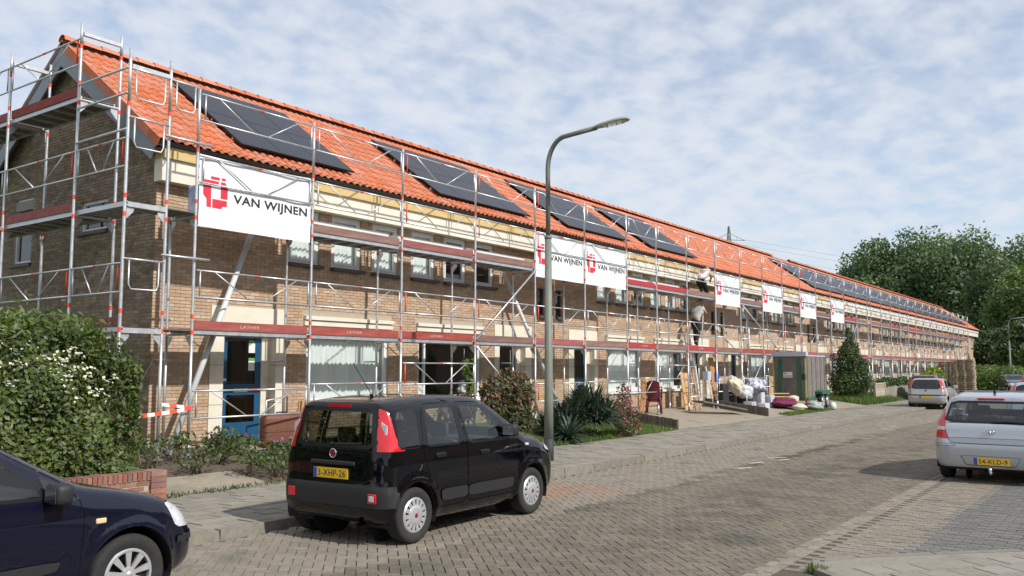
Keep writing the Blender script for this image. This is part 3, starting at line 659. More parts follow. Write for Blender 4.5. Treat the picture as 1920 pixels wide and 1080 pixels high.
for z in (3.0, 5.3, 6.1):                    # end guards, U-shaped
    for xo in (7.52, 8.25) if z == 6.1 else (7.52,):
        x1 = xo+(.70 if xo < 8 else .54)
        mb = MB(); mb.tube([LG(xo,13.0,z+.5), LG(x1,13.0,z+.5)], .018, 8); mb.tube([LG(xo+.09,13.0,z+.5),LG(xo+.09,13.0,z+.1),LG(xo+.13,13.0,z+.02),LG(x1-.13,13.0,z+.02),LG(x1-.09,13.0,z+.1),LG(x1-.09,13.0,z+.5)], .014, 8)
        mb.build('end_guard', ALU, SG, smooth=True)
for z in (2.41, 4.43):
    mb = MB(); mb.box(LG(7.55,13.0,z-.09), LG(8.22,13.05,z-.01)); mb.build('end_beam', ALU, SG)
    MB().box(LG(8.27,13.06,z-.02), LG(8.79,13.72,z+.0)).build('corner_board', DECKM, SG)
for z in (3.62, 5.62): MB().tube([LG(8.15,12.97,z), LG(9.05,12.97,z)], .022, 8).build('coupling_tube', ALU, SG, smooth=True)
# ---------------------------------------------------------------- banners
BANW = mat('white_banner', (.76,.77,.80), (.80,.81,.83), scale=2, rough=.55, bump=.55, bscale=2.2, stretch=(1,1,2.2)); BRED = mat('banner_red', (.62,.025,.05), rough=.55); BINK = mat('banner_ink', (.018,.02,.03), rough=.55)
def text_mesh(txt, size, offset=0.0):
    cu = bpy.data.curves.new('lettering', 'FONT'); cu.body = txt; cu.size = size; cu.offset = offset; cu.space_character = 1.06; cu.resolution_u = 3
    o = bpy.data.objects.new('lettering_tmp', cu); COL.objects.link(o); dg = bpy.context.evaluated_depsgraph_get(); dg.update()
    me = bpy.data.meshes.new_from_object(o.evaluated_get(dg)); bpy.data.objects.remove(o); return me
def stretch_text(me, x0, x1, z0, z1):
    n = len(me.vertices); co = np.empty(n*3); me.vertices.foreach_get('co', co); co = co.reshape(-1, 3); mn, mx = co.min(0), co.max(0)
    out = np.zeros_like(co); out[:, 0] = x0+(co[:, 0]-mn[0])/(mx[0]-mn[0])*(x1-x0); out[:, 2] = z0+(co[:, 1]-mn[1])/(mx[1]-mn[1])*(z1-z0)
    return out
BLAB = {0: 'large white banner with red logo on the scaffold near the gable', 4: 'white logo banner on the scaffold crossed by the lamp post', 5: 'white logo banner right of the lamp post, second of the adjoining pair', 9: 'white logo banner on the scaffold right beside the two workers', 11: 'white logo banner, second one right of the workers', 13: 'white logo banner, third one right of the workers', 15: 'white logo banner on the scaffold above the conifer, farthest of all'}
for bi, lab in BLAB.items():
    x0, x1 = PX[bi], PX[bi+1]; Wd = x1-x0-.1; Hh = 1.22 if bi else 1.27
    B = empty('banner', (x0+.05, 13.040, 4.22 if bi else 4.2), lab, 'banner', 'company banners on the scaffold')
    ph = random.random()*6
    def ripple(X, Z): return .006*np.sin(X*3.1+ph+Z*2)*np.sin(Z*2.5+ph)+.004*np.sin(X*7+Z*5+ph)+.007*np.exp(-((Z-Hh)/.12)**2)*np.sin(X*9+ph)+sum(.012*np.exp(-np.hypot(X-cx_, Z-cz_)/.42)*np.sin(9*np.arctan2(Z-cz_+1e-6, X-cx_+1e-6)+ph) for cx_ in (0, Wd) for cz_ in (0, Hh))
    nx, nz = 44, 24; X, Z = np.meshgrid(np.linspace(0, Wd, nx+1), np.linspace(0, Hh, nz+1)); Zs = Z-.025*np.sin(X/Wd*math.pi)*(Z/Hh)
    Yr = ripple(X, Z); mb = MB(); vs = np.stack([X, Yr, Zs], -1).reshape(-1, 3)
    mb.add(vs, [(j*(nx+1)+i, j*(nx+1)+i+1, (j+1)*(nx+1)+i+1, (j+1)*(nx+1)+i) for j in range(nz) for i in range(nx)])
    sh = mb.build('sheet', BANW, B, smooth=True)
    sc = Wd/2.49; me = text_mesh('VAN WIJNEN', 1.0, .028); co = stretch_text(me, .70*sc, 2.40*sc, .45, .66)
    co[:, 1] = ripple(co[:, 0], co[:, 2])-.004; me.vertices.foreach_set('co', co.ravel()); me.materials.clear(); me.materials.append(BINK); me.update()
    link('lettering', me, sh)
    lg = MB(); lx, lz, lw2, lh = .08*sc, .36, .50*sc, .56
    for poly in ([(.30,.99),(.66,.99),(.66,.90),(.30,.90)], [(.74,.99),(.90,.99),(.90,.91),(.74,.91)], [(0,.86),(.63,.86),(.63,.73),(0,.73)], [(0,.69),(.32,.69),(.32,0),(.14,0),(.14,.26),(0,.38)], [(.71,.86),(.88,.86),(1,.72),(1,.33),(.71,.33)], [(.37,.28),(.98,.28),(.98,.09),(.82,.09),(.74,0),(.37,0)]):
        pts = [(lx+a*lw2, lz+b*lh) for a, b in poly]; lg.add([(a, float(ripple(np.array(a), np.array(b)))-.004, b) for a, b in pts], [tuple(range(len(pts)))])
    lg.build('logo', BRED, sh)
    cord = MB()
    for (xx, zz2) in ((0, .05), (0, Hh-.05), (Wd, .05), (Wd, Hh-.05), (0, Hh*.5), (Wd, Hh*.5)): cord.tube([(xx,0,zz2),(xx+(-.05 if xx == 0 else .05),-.02,zz2+.01)], .006, 5)
    cord.build('tie_cord', PFR, B)
# stamped lettering on some toe boards
STAMP = mat('faded_stamp', (.55,.36,.33), rough=.8)
for o in TXT:
    me = text_mesh('LAYHER', 1.0, .006); co = stretch_text(me, 1.0, 1.42, .05, .105); co[:, 1] = -.003; me.vertices.foreach_set('co', co.ravel()); me.materials.clear(); me.materials.append(STAMP); me.update(); link('stamp', me, o)
# ---------------------------------------------------------------- cars
def chaikin(P, it=2, r=.25, closed=True):
    P = [np.array(p, float) for p in P]
    for _ in range(it):
        Q = []; n = len(P)
        for i in range(n if closed else n-1):
            a, b = P[i], P[(i+1) % n]; Q += [a*(1-r)+b*r, a*r+b*(1-r)]
        if not closed: Q = [P[0]]+Q+[P[-1]]
        P = Q
    return P
def poly_sdf(P, X, Z):
    P = np.array(P); d = np.full(X.shape, 1e9); s = np.ones(X.shape)
    n = len(P)
    for i in range(n):
        a, b = P[i], P[i-1]; e = b-a; wx, wz = X-a[0], Z-a[1]
        t = np.clip((wx*e[0]+wz*e[1])/(e@e+1e-12), 0, 1); bx, bz = wx-e[0]*t, wz-e[1]*t
        d = np.minimum(d, bx*bx+bz*bz)
        c1 = Z >= a[1]; c2 = Z < b[1]; c3 = e[0]*wz > e[1]*wx
        f = (c1 & c2 & c3) | (~c1 & ~c2 & ~c3); s = np.where(f, -s, s)
    return s*np.sqrt(d)
def smax(a, b, k):
    h = np.maximum(k-np.abs(a-b), 0)/k; return np.maximum(a, b)+h*h*k*.25
def surface_nets(f, lo, hi, h):
    ax = [np.arange(lo[i], hi[i]+h, h) for i in range(3)]
    G = np.meshgrid(*ax, indexing='ij'); V = f(*G); n = V.shape
    neg = V < 0; cs = [slice(0, -1), slice(1, None)]
    acc = np.zeros((n[0]-1, n[1]-1, n[2]-1, 3)); cnt = np.zeros(acc.shape[:3])
    corners = [(i, j, k) for i in (0, 1) for j in (0, 1) for k in (0, 1)]
    for a in corners:
        for axn in range(3):
            if a[axn]: continue
            b = list(a); b[axn] = 1
            va = V[cs[a[0]], cs[a[1]], cs[a[2]]]; vb = V[cs[b[0]], cs[b[1]], cs[b[2]]]
            m = (va < 0) != (vb < 0); t = np.where(m, va/np.where(m, va-vb, 1), 0)
            for q in range(3): acc[..., q] += np.where(m, a[q]+(t if q == axn else 0), 0)
            cnt += m
    act = cnt > 0; idx = -np.ones(act.shape, int); idx[act] = np.arange(act.sum())
    ii = np.argwhere(act); P = np.array(lo)+h*(ii+acc[act]/cnt[act][:, None])
    faces = []
    for axn in range(3):
        o = [q for q in range(3) if q != axn]
        sl = [slice(1, -1)]*3; sl[axn] = slice(0, -1); sl2 = list(sl); sl2[axn] = slice(1, None)
        A, B = neg[tuple(sl)], neg[tuple(sl2)]; e = np.argwhere(A != B); fl = A[tuple(e.T)]
        e = e.copy(); e[:, o[0]] += 1; e[:, o[1]] += 1
        def at(d0, d1): q = e.copy(); q[:, o[0]] += d0; q[:, o[1]] += d1; return idx[tuple(q.T)]
        Q = np.stack([at(-1, -1), at(0, -1), at(0, 0), at(-1, 0)], 1)
        if axn == 1: fl = ~fl
        Q[~fl] = Q[~fl][:, ::-1]; faces.append(Q)
    F = np.concatenate(faces); eps = h*.3
    for _ in range(3):
        d = f(*P.T); g = np.stack([(f(*(P+np.eye(3)[q]*eps).T)-f(*(P-np.eye(3)[q]*eps).T))/(2*eps) for q in range(3)], 1)
        g2 = (g*g).sum(1)+1e-9; st = np.clip(d/g2, -h, h); P = P-g*st[:, None]
    return P, F
def offs(poly, d):
    P = [np.array(p, float) for p in poly]; n = len(P); A = sum(P[i][0]*P[(i+1) % n][1]-P[(i+1) % n][0]*P[i][1] for i in range(n)); sg = 1 if A > 0 else -1; out = []
    for i in range(n):
        a, b, c = P[i-1], P[i], P[(i+1) % n]
        n1 = np.array([-(b-a)[1], (b-a)[0]])*sg; n1 /= np.linalg.norm(n1); n2 = np.array([-(c-b)[1], (c-b)[0]])*sg; n2 /= np.linalg.norm(n2)
        q = n1+n2; q = q/max(.35, 1+n1@n2); out.append(tuple(b+q*d))
    return out
def pip(x, y, P): return inpoly(x, y, P)
CARB = {}
TYRE = mat('tyre_rubber', (.018,.018,.018), (.03,.03,.029), scale=30, rough=.85); PLAST = mat('black_plastic', (.014,.015,.017), (.021,.022,.024), scale=40, rough=.6, bump=.1)
BTRIM = mat('black_trim', (.008,.008,.009), rough=.3); UNDER = mat('underbody', (.012,.012,.012), rough=.9); SEAT = mat('seat_cloth', (.05,.05,.055), (.08,.08,.085), scale=30, rough=.9); SEATR = mat('red_seat_cloth', (.35,.05,.03), (.42,.07,.05), scale=30, rough=.9)
RLAMP = mat('red_lamp', (.55,.008,.012), (.65,.015,.02), scale=14, rough=.12, coat=1); CLAMP = mat('clear_lamp', (.72,.74,.76), (.5,.52,.55), scale=25, rough=.1, coat=1); CHROME = mat('chrome', (.75,.75,.76), rough=.08, metal=1)
RIMM = mat('wheel_silver', (.50,.51,.52), (.60,.61,.62), scale=10, rough=.35, metal=.5); PLY = mat('plate_yellow', (.78,.48,.02), (.82,.52,.03), rough=.4); PLB = mat('plate_blue', (.02,.08,.42), rough=.4); INKM = mat('plate_ink', (.015,.015,.015), rough=.5); AMB = mat('amber_lamp', (.75,.55,.32), rough=.2, coat=1)
CGL = glass('car_glass', (.72,.78,.76)); CGD = glass('privacy_glass', (.27,.29,.29)); EMR = mat('emblem_red', (.25,.01,.03), rough=.25)
def wheel(parent, x, y, side, R, style, w=.19, red=False):
    e = MB(); M = Matrix.Translation((x, y, R)) @ Matrix.Rotation(-math.pi/2*side, 4, 'X')      # local z points outwards
    h = w/2; r0 = R*.64
    e.lathe([(r0,-h*.85),(R*.80,-h),(R*.95,-h*.93),(R*.99,-h*.7),(R,-h*.3),(R,h*.3),(R*.99,h*.7),(R*.95,h*.93),(R*.86,h*1.0),(R*.78,h*.98),(r0*1.02,h*.84),(r0,h*.8)], 48, M)
    t = e.build('wheel', TYRE, parent, smooth=True)
    rm = MB(); rm.lathe([(r0*1.015,h*.80),(r0*.985,h*.86),(r0*.93,h*.80),(r0*.9,h*.45),(.001,h*.40)], 48, M)
    rm.build('rim_dish', BTRIM if style != 'slots' else PLAST, t, smooth=True)
    cp = MB()
    if style == 'slots':
        n = 14
        cp.lathe([(r0*1.0,h*.84),(r0*.93,h*.97),(r0*.86,h*.95),(r0*.85,h*.8)], 48, M)
        for k in range(n):
            a = 2*math.pi*k/n
            for da in (0,):
                c, s_ = math.cos(a), math.sin(a); tw = r0*.115
                P = [(r0*.52,-tw*.9),(r0*.89,-tw*1.05),(r0*.89,tw*1.05),(r0*.52,tw*.9)]
                cp.prism([M @ Vector((u*c-v*s_, u*s_+v*c, h*(.97+.06*(1-u/r0)))) for u, v in P], (M.to_3x3() @ Vector((0,0,-.012))))
        cp.lathe([(r0*.60,h*.95),(r0*.55,h*1.03),(r0*.3,h*1.08),(r0*.14,h*1.09)], 32, M)
    else:
        n = {'spokes9': 9, 'spokes5': 5, 'plain': 8}[style]
        cp.lathe([(r0*1.0,h*.84),(r0*.95,h*.95),(r0*.88,h*.93),(r0*.87,h*.6)], 48, M)
        for k in range(n):
            a = 2*math.pi*(k+.3)/n; c, s_ = math.cos(a), math.sin(a); tw = r0*(.10 if n > 5 else .16)
            P = [(r0*.18,-tw*.6),(r0*.92,-tw*1.35),(r0*.92,tw*1.35),(r0*.18,tw*.6)]
            cp.prism([M @ Vector((u*c-v*s_, u*s_+v*c, h*(.86 if u < r0*.5 else .90))) for u, v in P], (M.to_3x3() @ Vector((0,0,-.02))))
        cp.lathe([(r0*.30,h*.75),(r0*.27,h*.95),(r0*.1,h*1.0)], 24, M)
    cp.build('rim', RIMM, t, angle=35)
    cc = MB(); cc.lathe([(r0*.15,h*1.05 if style == 'slots' else h*.9),(r0*.13,h*1.11 if style == 'slots' else h*1.02),(.0005,h*1.12 if style == 'slots' else h*1.03)], 20, M); cc.build('hub_cap', EMR if red else RIMM, t, smooth=True)
    return t
def rbox(mb, a, b, bev=.05):
    bm = bmesh.new(); bmesh.ops.create_cube(bm, size=1); s = [b[i]-a[i] for i in range(3)]; c = [(b[i]+a[i])/2 for i in range(3)]
    for v in bm.verts: v.co = Vector((v.co.x*s[0]+c[0], v.co.y*s[1]+c[1], v.co.z*s[2]+c[2]))
    bmesh.ops.bevel(bm, geom=bm.edges[:], offset=min(bev, min(s)*.45), segments=3, affect='EDGES', profile=.6)
    bm.verts.index_update(); mb.add([v.co.copy() for v in bm.verts], [tuple(v.index for v in f.verts) for f in bm.faces]); bm.free()
def plate(parent, M, text, w=.52, h=.11):
    p = MB().box((0,-w/2,-h/2),(.012,w/2,h/2), M=M).build('number_plate', PLY, parent)
    MB().box((-.002,w/2-.055,-h/2+.002),(.0,w/2-.002,h/2-.002), M=M).build('plate_band', PLB, p)
    if text:
        me = text_mesh(text, 1.0, .004); co = stretch_text(me, 0, 1, 0, 1); q = np.zeros_like(co)
        q[:, 0] = -.003; q[:, 1] = w/2-.075-co[:, 0]*(w-.11); q[:, 2] = (co[:, 2]-.5)*h*.66
        q = np.array([tuple(M @ Vector(v)) for v in q]); me.vertices.foreach_set('co', q.ravel()); me.materials.clear(); me.materials.append(INKM); me.update(); link('plate_lettering', me, p)
    return p
def build_car(name, spec, loc, rz, label, group, paint):
    E0 = empty(name, loc, label, 'car', group, rz)
    L, Wd, Ht = spec['dims']; hw = Wd/2; key = spec['id']
    prof = chaikin(spec['profile'], 2, .22)
    h = spec.get('h', .03)
    sx = np.array(spec['plan']); sz = np.array(spec['sect']); gx = np.array(spec['gplan'])
    # fine 2-d table of the side distance
    tx = np.arange(-.3, L+.3, .0125); tz = np.arange(-.1, Ht+.3, .0125); TX, TZ = np.meshgrid(tx, tz, indexing='ij'); T = poly_sdf(prof, TX, TZ)
    def f(X, Y, Z):
        u = np.clip((X-tx[0])/.0125, 0, len(tx)-1.001); v = np.clip((Z-tz[0])/.0125, 0, len(tz)-1.001); i = u.astype(int); j = v.astype(int); a = u-i; b = v-j
        ds = T[i, j]*(1-a)*(1-b)+T[i+1, j]*a*(1-b)+T[i, j+1]*(1-a)*b+T[i+1, j+1]*a*b
        w = np.interp(X, sx[:, 0], sx[:, 1]); g = np.interp(X, gx[:, 0], gx[:, 1]); s = np.interp(Z, sz[:, 0], sz[:, 1])
        t = np.clip((Z-spec['belt'])/(Ht-spec['belt']), 0, 1); t = t*t*(3-2*t)
        hwid = hw*s*(w*(1-t)+w*g*t)
        # flared wheel arches
        for ax in spec['axles']:
            rr = np.hypot(X-ax, Z-spec['R']); hwid = hwid+spec.get('flare', .018)*np.exp(-((rr-spec['R']*1.22)/.06)**2)*(Z > .2)
        return smax(ds, np.abs(Y)-hwid, spec.get('k', .16))
    P, F = surface_nets(f, (-.12, -hw-.12, .05), (L+.12, hw+.12, Ht+.12), h)
    bm = bmesh.new(); lay = bm.faces.layers.int.new('part')
    vs = [bm.verts.new(p) for p in P]
    for q in F:
        try: fc = bm.faces.new([vs[i] for i in q]); fc.smooth = True
        except ValueError: pass
    bmesh.ops.recalc_face_normals(bm, faces=bm.faces[:]); bm.normal_update()
    def cut(poly, view, pred, pid, only=None, extra=()):
        ia = 0 if view == 'side' else 1; xs = [p[0] for p in poly]; zs = [p[1] for p in poly]; lo = (min(xs)-.04, min(zs)-.04); hi = (max(xs)+.04, max(zs)+.04)
        cand = []
        for fc in bm.faces:
            c = fc.calc_center_median(); a = c[ia]
            if lo[0] < a < hi[0] and lo[1] < c.z < hi[1] and pred(c, fc.normal): cand.append(fc)
        def bis(co, no):
            nonlocal cand
            geom = set(cand)
            for fc in cand: geom.update(fc.edges); geom.update(fc.verts)
            r = bmesh.ops.bisect_plane(bm, geom=list(geom), dist=1e-5, plane_co=co, plane_no=no)
            cand = [g for g in r['geom'] if isinstance(g, bmesh.types.BMFace) and g.is_valid]
        for co, no in extra: bis(co, no)
        n = len(poly)
        for i in range(n):
            a, b = poly[i], poly[(i+1) % n]; dx, dz = b[0]-a[0], b[1]-a[1]
            if math.hypot(dx, dz) < 1e-4: continue
            if view == 'side': bis((a[0], 0, a[1]), (-dz, 0, dx))
            else: bis((0, a[0], a[1]), (0, -dz, dx))
        out = []
        for fc in cand:
            c = fc.calc_center_median()
            if pip(c[ia], c.z, poly) and pred(c, fc.normal) and (only is None or fc[lay] in only): fc[lay] = pid; out.append(fc)
        return out
    names = {0: ('body', paint, 0)}; pid = 1
    sidep = lambda c, n: abs(n.y) > .3
    for r in spec['regions']:
        nm, view, poly, m = r['name'], r.get('view', 'side'), r['poly'], r['mat']
        m = paint if m == 'paint' else m
        pred = r.get('pred', sidep); rp = chaikin(poly, r.get('round', 1), r.get('rr', .12)); rp = [tuple(p) for p in rp]
        polys = [rp] if view == 'side' or not r.get('mirror') else [rp, [(-a, b) for a, b in rp]]
        seam = r.get('seam', .008)
        for pl in polys:
            if seam: names[pid] = ('seam' if not r.get('trim') else 'window_trim', r.get('trim') or BTRIM, .006 if not r.get('trim') else -.001, view == 'side' or r.get('mirror')); cut(pl, view, pred, pid, r.get('only_id'), r.get('extra', ()))
            names[pid+1] = (nm, m, r.get('inset', 0)); cut(offs(pl, seam) if seam else pl, view, pred, pid+1, None, r.get('extra', ()))
        pid += 2
    # wheel arches
    arch = spec['R']*1.17
    for ax in spec['axles']:
        circ = [(ax+arch*math.cos(2*math.pi*k/36), spec['R']+.01+arch*math.sin(2*math.pi*k/36)) for k in range(36)]
        dead = cut(circ, 'side', lambda c, n: abs(c.y) > hw*.55, 999)
        bmesh.ops.delete(bm, geom=dead, context='FACES')
    bm.normal_update(); vn = {v: v.normal.copy() for v in bm.verts}
    groups = {}
    for fc in bm.faces:
        p = fc[lay]; nm = names.get(p, names[0])
        sdn = 0
        if (len(nm) > 3 and nm[3]) or nm[0] in ('door', 'window', 'tail_lamp', 'headlight', 'door_protector', 'quarter_window', 'indicator', 'reflector', 'fog_lamp', 'fuel_flap', 'bumper_strip', 'mirror_triangle'): sdn = 1 if fc.calc_center_median().y > 0 else -1
        groups.setdefault((p if p in names else 0, sdn), []).append(fc)
    objs = {}
    doors = []
    for (p, sdn), fl in sorted(groups.items(), key=lambda k: k[0][0]):
        nm, m, inset = names[p][:3]; mp = {}; V = []; FF = []
        for fc in fl:
            idx = []
            for v in fc.verts:
                if v not in mp: mp[v] = len(V); V.append(tuple(v.co-vn[v]*inset))
                idx.append(mp[v])
            FF.append(tuple(idx))
        me = bpy.data.meshes.new(nm); me.from_pydata(V, [], FF); me.materials.append(m); me.shade_smooth(); me.update()
        o = link(nm, me, E0); objs[(nm, sdn, p)] = o
        nv = np.zeros((len(V), 3))
        for v, i in mp.items(): nv[i] = vn[v]
        me.normals_split_custom_set_from_vertices(nv.tolist())
        if nm == 'door': doors.append((sdn, min(v[0] for v in V), max(v[0] for v in V), o))
    bm.free()
    # wheel wells, floor
    for ax in spec['axles']:
        for s in (-1, 1):
            ww = MB(); vs2 = []; n = 20
            for k in range(n+1):
                a = -.35+(math.pi+.7)*k/n
                for yy in (hw*.5, hw-.015): vs2.append((ax+arch*1.002*math.cos(a), s*yy, spec['R']+.01+arch*1.002*math.sin(a)))
            ww.add(vs2, [(2*k, 2*k+1, 2*k+3, 2*k+2) for k in range(n)])
            ww.add([(ax+arch*math.cos(2*math.pi*k/20), s*hw*.5, spec['R']+.01+arch*math.sin(2*math.pi*k/20)) for k in range(20)], [tuple(range(20))]); ww.build('wheel_well', UNDER, E0)
    for ax in spec['axles']:
        for s in (-1, 1): wheel(E0, ax, s*(hw-.115), s, spec['R'], spec['rim'], red=spec.get('red', False))
    # interior
    it = MB(); bl = spec['belt']
    it.box((.5,-hw*.8,.28),(L-1.0,hw*.8,.34)); it.build('floor_pan', UNDER, E0)
    for (x, ys_, mt, top) in spec['seats']:
        for y in ys_:
            sb = MB(); rbox(sb, (x,y-.24,.36),(x+.5,y+.24,.55),.06); o = sb.build('seat', mt, E0, smooth=True)
            sb = MB(); rbox(sb, (x-.06,y-.23,.5),(x+.09,y+.23,top),.06); sb.build('backrest', mt, o, smooth=True)
            sb = MB(); rbox(sb, (x-.07,y-.12,top+.03),(x+.04,y+.12,top+.2),.05); sb.build('head_rest', SEAT, o, smooth=True)
    xd = spec['dash']; sb = MB(); rbox(sb, (xd,-hw*.82,.6),(xd+.45,hw*.82,bl-.01),.08); sb.build('dashboard', PLAST, E0, smooth=True)
    sw = MB(); Ms = Matrix.Translation((xd-.12,.36,bl-.03)) @ Matrix.Rotation(math.radians(-65), 4, 'Y'); sw.lathe([(.18+.014*math.cos(q), .014*math.sin(q)) for q in np.linspace(0, 2*math.pi, 9)[:-1]], 24, Ms, close=True); sw.tube([(xd-.12,.36,bl-.03),(xd+.06,.36,bl-.1)], .04, 8); sw.build('steering_wheel', PLAST, E0, smooth=True)
    # door handles and mirrors
    for nm2, x, z in spec['handles']:
        for s in (-1, 1):
            y = s*(hw*np.interp(z, sz[:, 0], sz[:, 1])*np.interp(x, sx[:, 0], sx[:, 1])+.004)
            dd = [d for d in doors if d[0] == s and d[1] <= x <= d[2]]
            hb = MB(); rbox(hb, (x-.085,y-.018,z-.028),(x+.085,y+.018,z+.028),.014); hb.build('door_handle', spec.get('handle_mat', paint), dd[0][3] if dd else E0, smooth=True)
    mxx, mz = spec['mirror']
    for s in (-1, 1):
        y = s*(hw*.96); mm = MB(); rbox(mm, (mxx-.06,min(y,y+s*.2),mz-.07),(mxx+.07,max(y,y+s*.2),mz+.08),.05); rbox(mm, (mxx-.01,min(y-s*.08,y+s*.05),mz-.08),(mxx+.06,max(y-s*.08,y+s*.05),mz-.03),.02); o = mm.build('door_mirror', spec.get('mirror_mat', PLAST), E0, smooth=True)
        MB().box((mxx-.0625,min(y+s*.03,y+s*.18),mz-.05),(mxx-.0605,max(y+s*.03,y+s*.18),mz+.06)).build('mirror_glass', CHROME, o)
    spec['extra_parts'](E0, spec, f)
    if 'warp' in spec:                       # shorten the overhangs
        x0, d0, x1, d1 = spec['warp']
        def walk(o):
            for ch in o.children:
                if ch.name.startswith('wheel'): continue
                me = ch.data; co = np.empty(len(me.vertices)*3); me.vertices.foreach_get('co', co); co = co.reshape(-1, 3)
                co[:, 0] += d0*np.clip((x0-co[:, 0])/x0, 0, 1.3)-d1*np.clip((co[:, 0]-x1)/(L-x1), 0, 1.1); me.vertices.foreach_set('co', co.ravel()); me.update(); walk(ch)
        walk(E0)
    return E0
def surf_x(f, y, z, x0, x1):                  # x of the body surface on the rear or the nose
    for _ in range(40):
        m = (x0+x1)/2; v = float(f(np.array([m]), np.array([y]), np.array([z]))[0])
        if v > 0: x0 = m
        else: x1 = m
    return (x0+x1)/2
rearp = lambda xl: (lambda c, n: c.x < xl and n.x < -.2)
frontp = lambda xl: (lambda c, n: c.x > xl and n.x > .15)
# small black hatchback
def panda_extra(E0, spec, f):
    x = surf_x(f, 0, .74, -.2, .6); plate(E0, Matrix.Translation((x-.022, .02, .735)), '3-XHP-26')
    x = surf_x(f, 0, .86, -.2, .6); hb = MB(); rbox(hb, (x-.03,-.33,.825),(x+.03,.33,.868),.015); hb.build('tailgate_handle', PLAST, E0, smooth=True)
    x = surf_x(f, 0, .945, -.2, .6); Me = Matrix.Translation((x-.012,0,.945)) @ Matrix.Rotation(-math.pi/2+.1, 4, 'Y'); em = MB(); em.lathe([(.052,-.005),(.05,.008),(.043,.010),(.041,.004)], 28, Me); o = em.build('badge', CHROME, E0, smooth=True); em = MB(); em.lathe([(.041,.004),(.02,.007),(.001,.008)], 24, Me); em.build('badge_shield', EMR, o, smooth=True)
    x = surf_x(f, 0, 1.455, -.2, .8); MB().box((x-.012,-.17,1.437),(x+.03,.17,1.468)).build('brake_lamp', RLAMP, E0)
    w = MB(); xw = surf_x(f, -.05, 1.06, -.2, .6); w.tube([(xw-.02,.02,1.045),(xw-.028,-.42,1.065)], .011, 6); w.tube([(xw-.015,.02,1.045),(xw-.03,.05,1.045)], .022, 8); w.build('rear_wiper', BTRIM, E0)
    a = MB(); a.tube([(.75,0,1.53),(.74,0,1.565)], .022, 8); a.tube([(.74,0,1.56),(.44,0,1.92)], .004, 5); a.build('antenna', BTRIM, E0)
    for s in (-1, 1):
        x = surf_x(f, s*.60, .50, -.2, .6); fl = MB(); rbox(fl, (x-.014,s*.60-.055,.455),(x+.03,s*.60+.055,.555),.012); o = fl.build('rear_reflector', RLAMP, E0, smooth=True)
        if s < 0: fl = MB(); rbox(fl, (x-.018,s*.60-.035,.475),(x+.0,s*.60+.035,.535),.008); fl.build('reversing_lens', CLAMP, o, smooth=True)
        y = s*(spec['dims'][1]/2*.985); il = MB(); rbox(il, (2.72,y-.012,.885),(2.79,y+.012,.915),.006); il.build('side_indicator', CLAMP, E0, smooth=True)
        # reversing lens in the lamp
        xl = surf_x(f, s*.66, 1.2, -.2, .8); l = MB(); l.prism([(xl-.006,s*.61,1.13),(xl-.002,s*.70,1.16),(xl+.004,s*.70,1.25),(xl,s*.62,1.29)], (.02,0,0)); l.build('lamp_lens', CLAMP, E0)
    ex = MB(); ex.tube([(-.0,-.35,.2),(.3,-.35,.22)], .025, 8); ex.build('exhaust', PFR, E0)
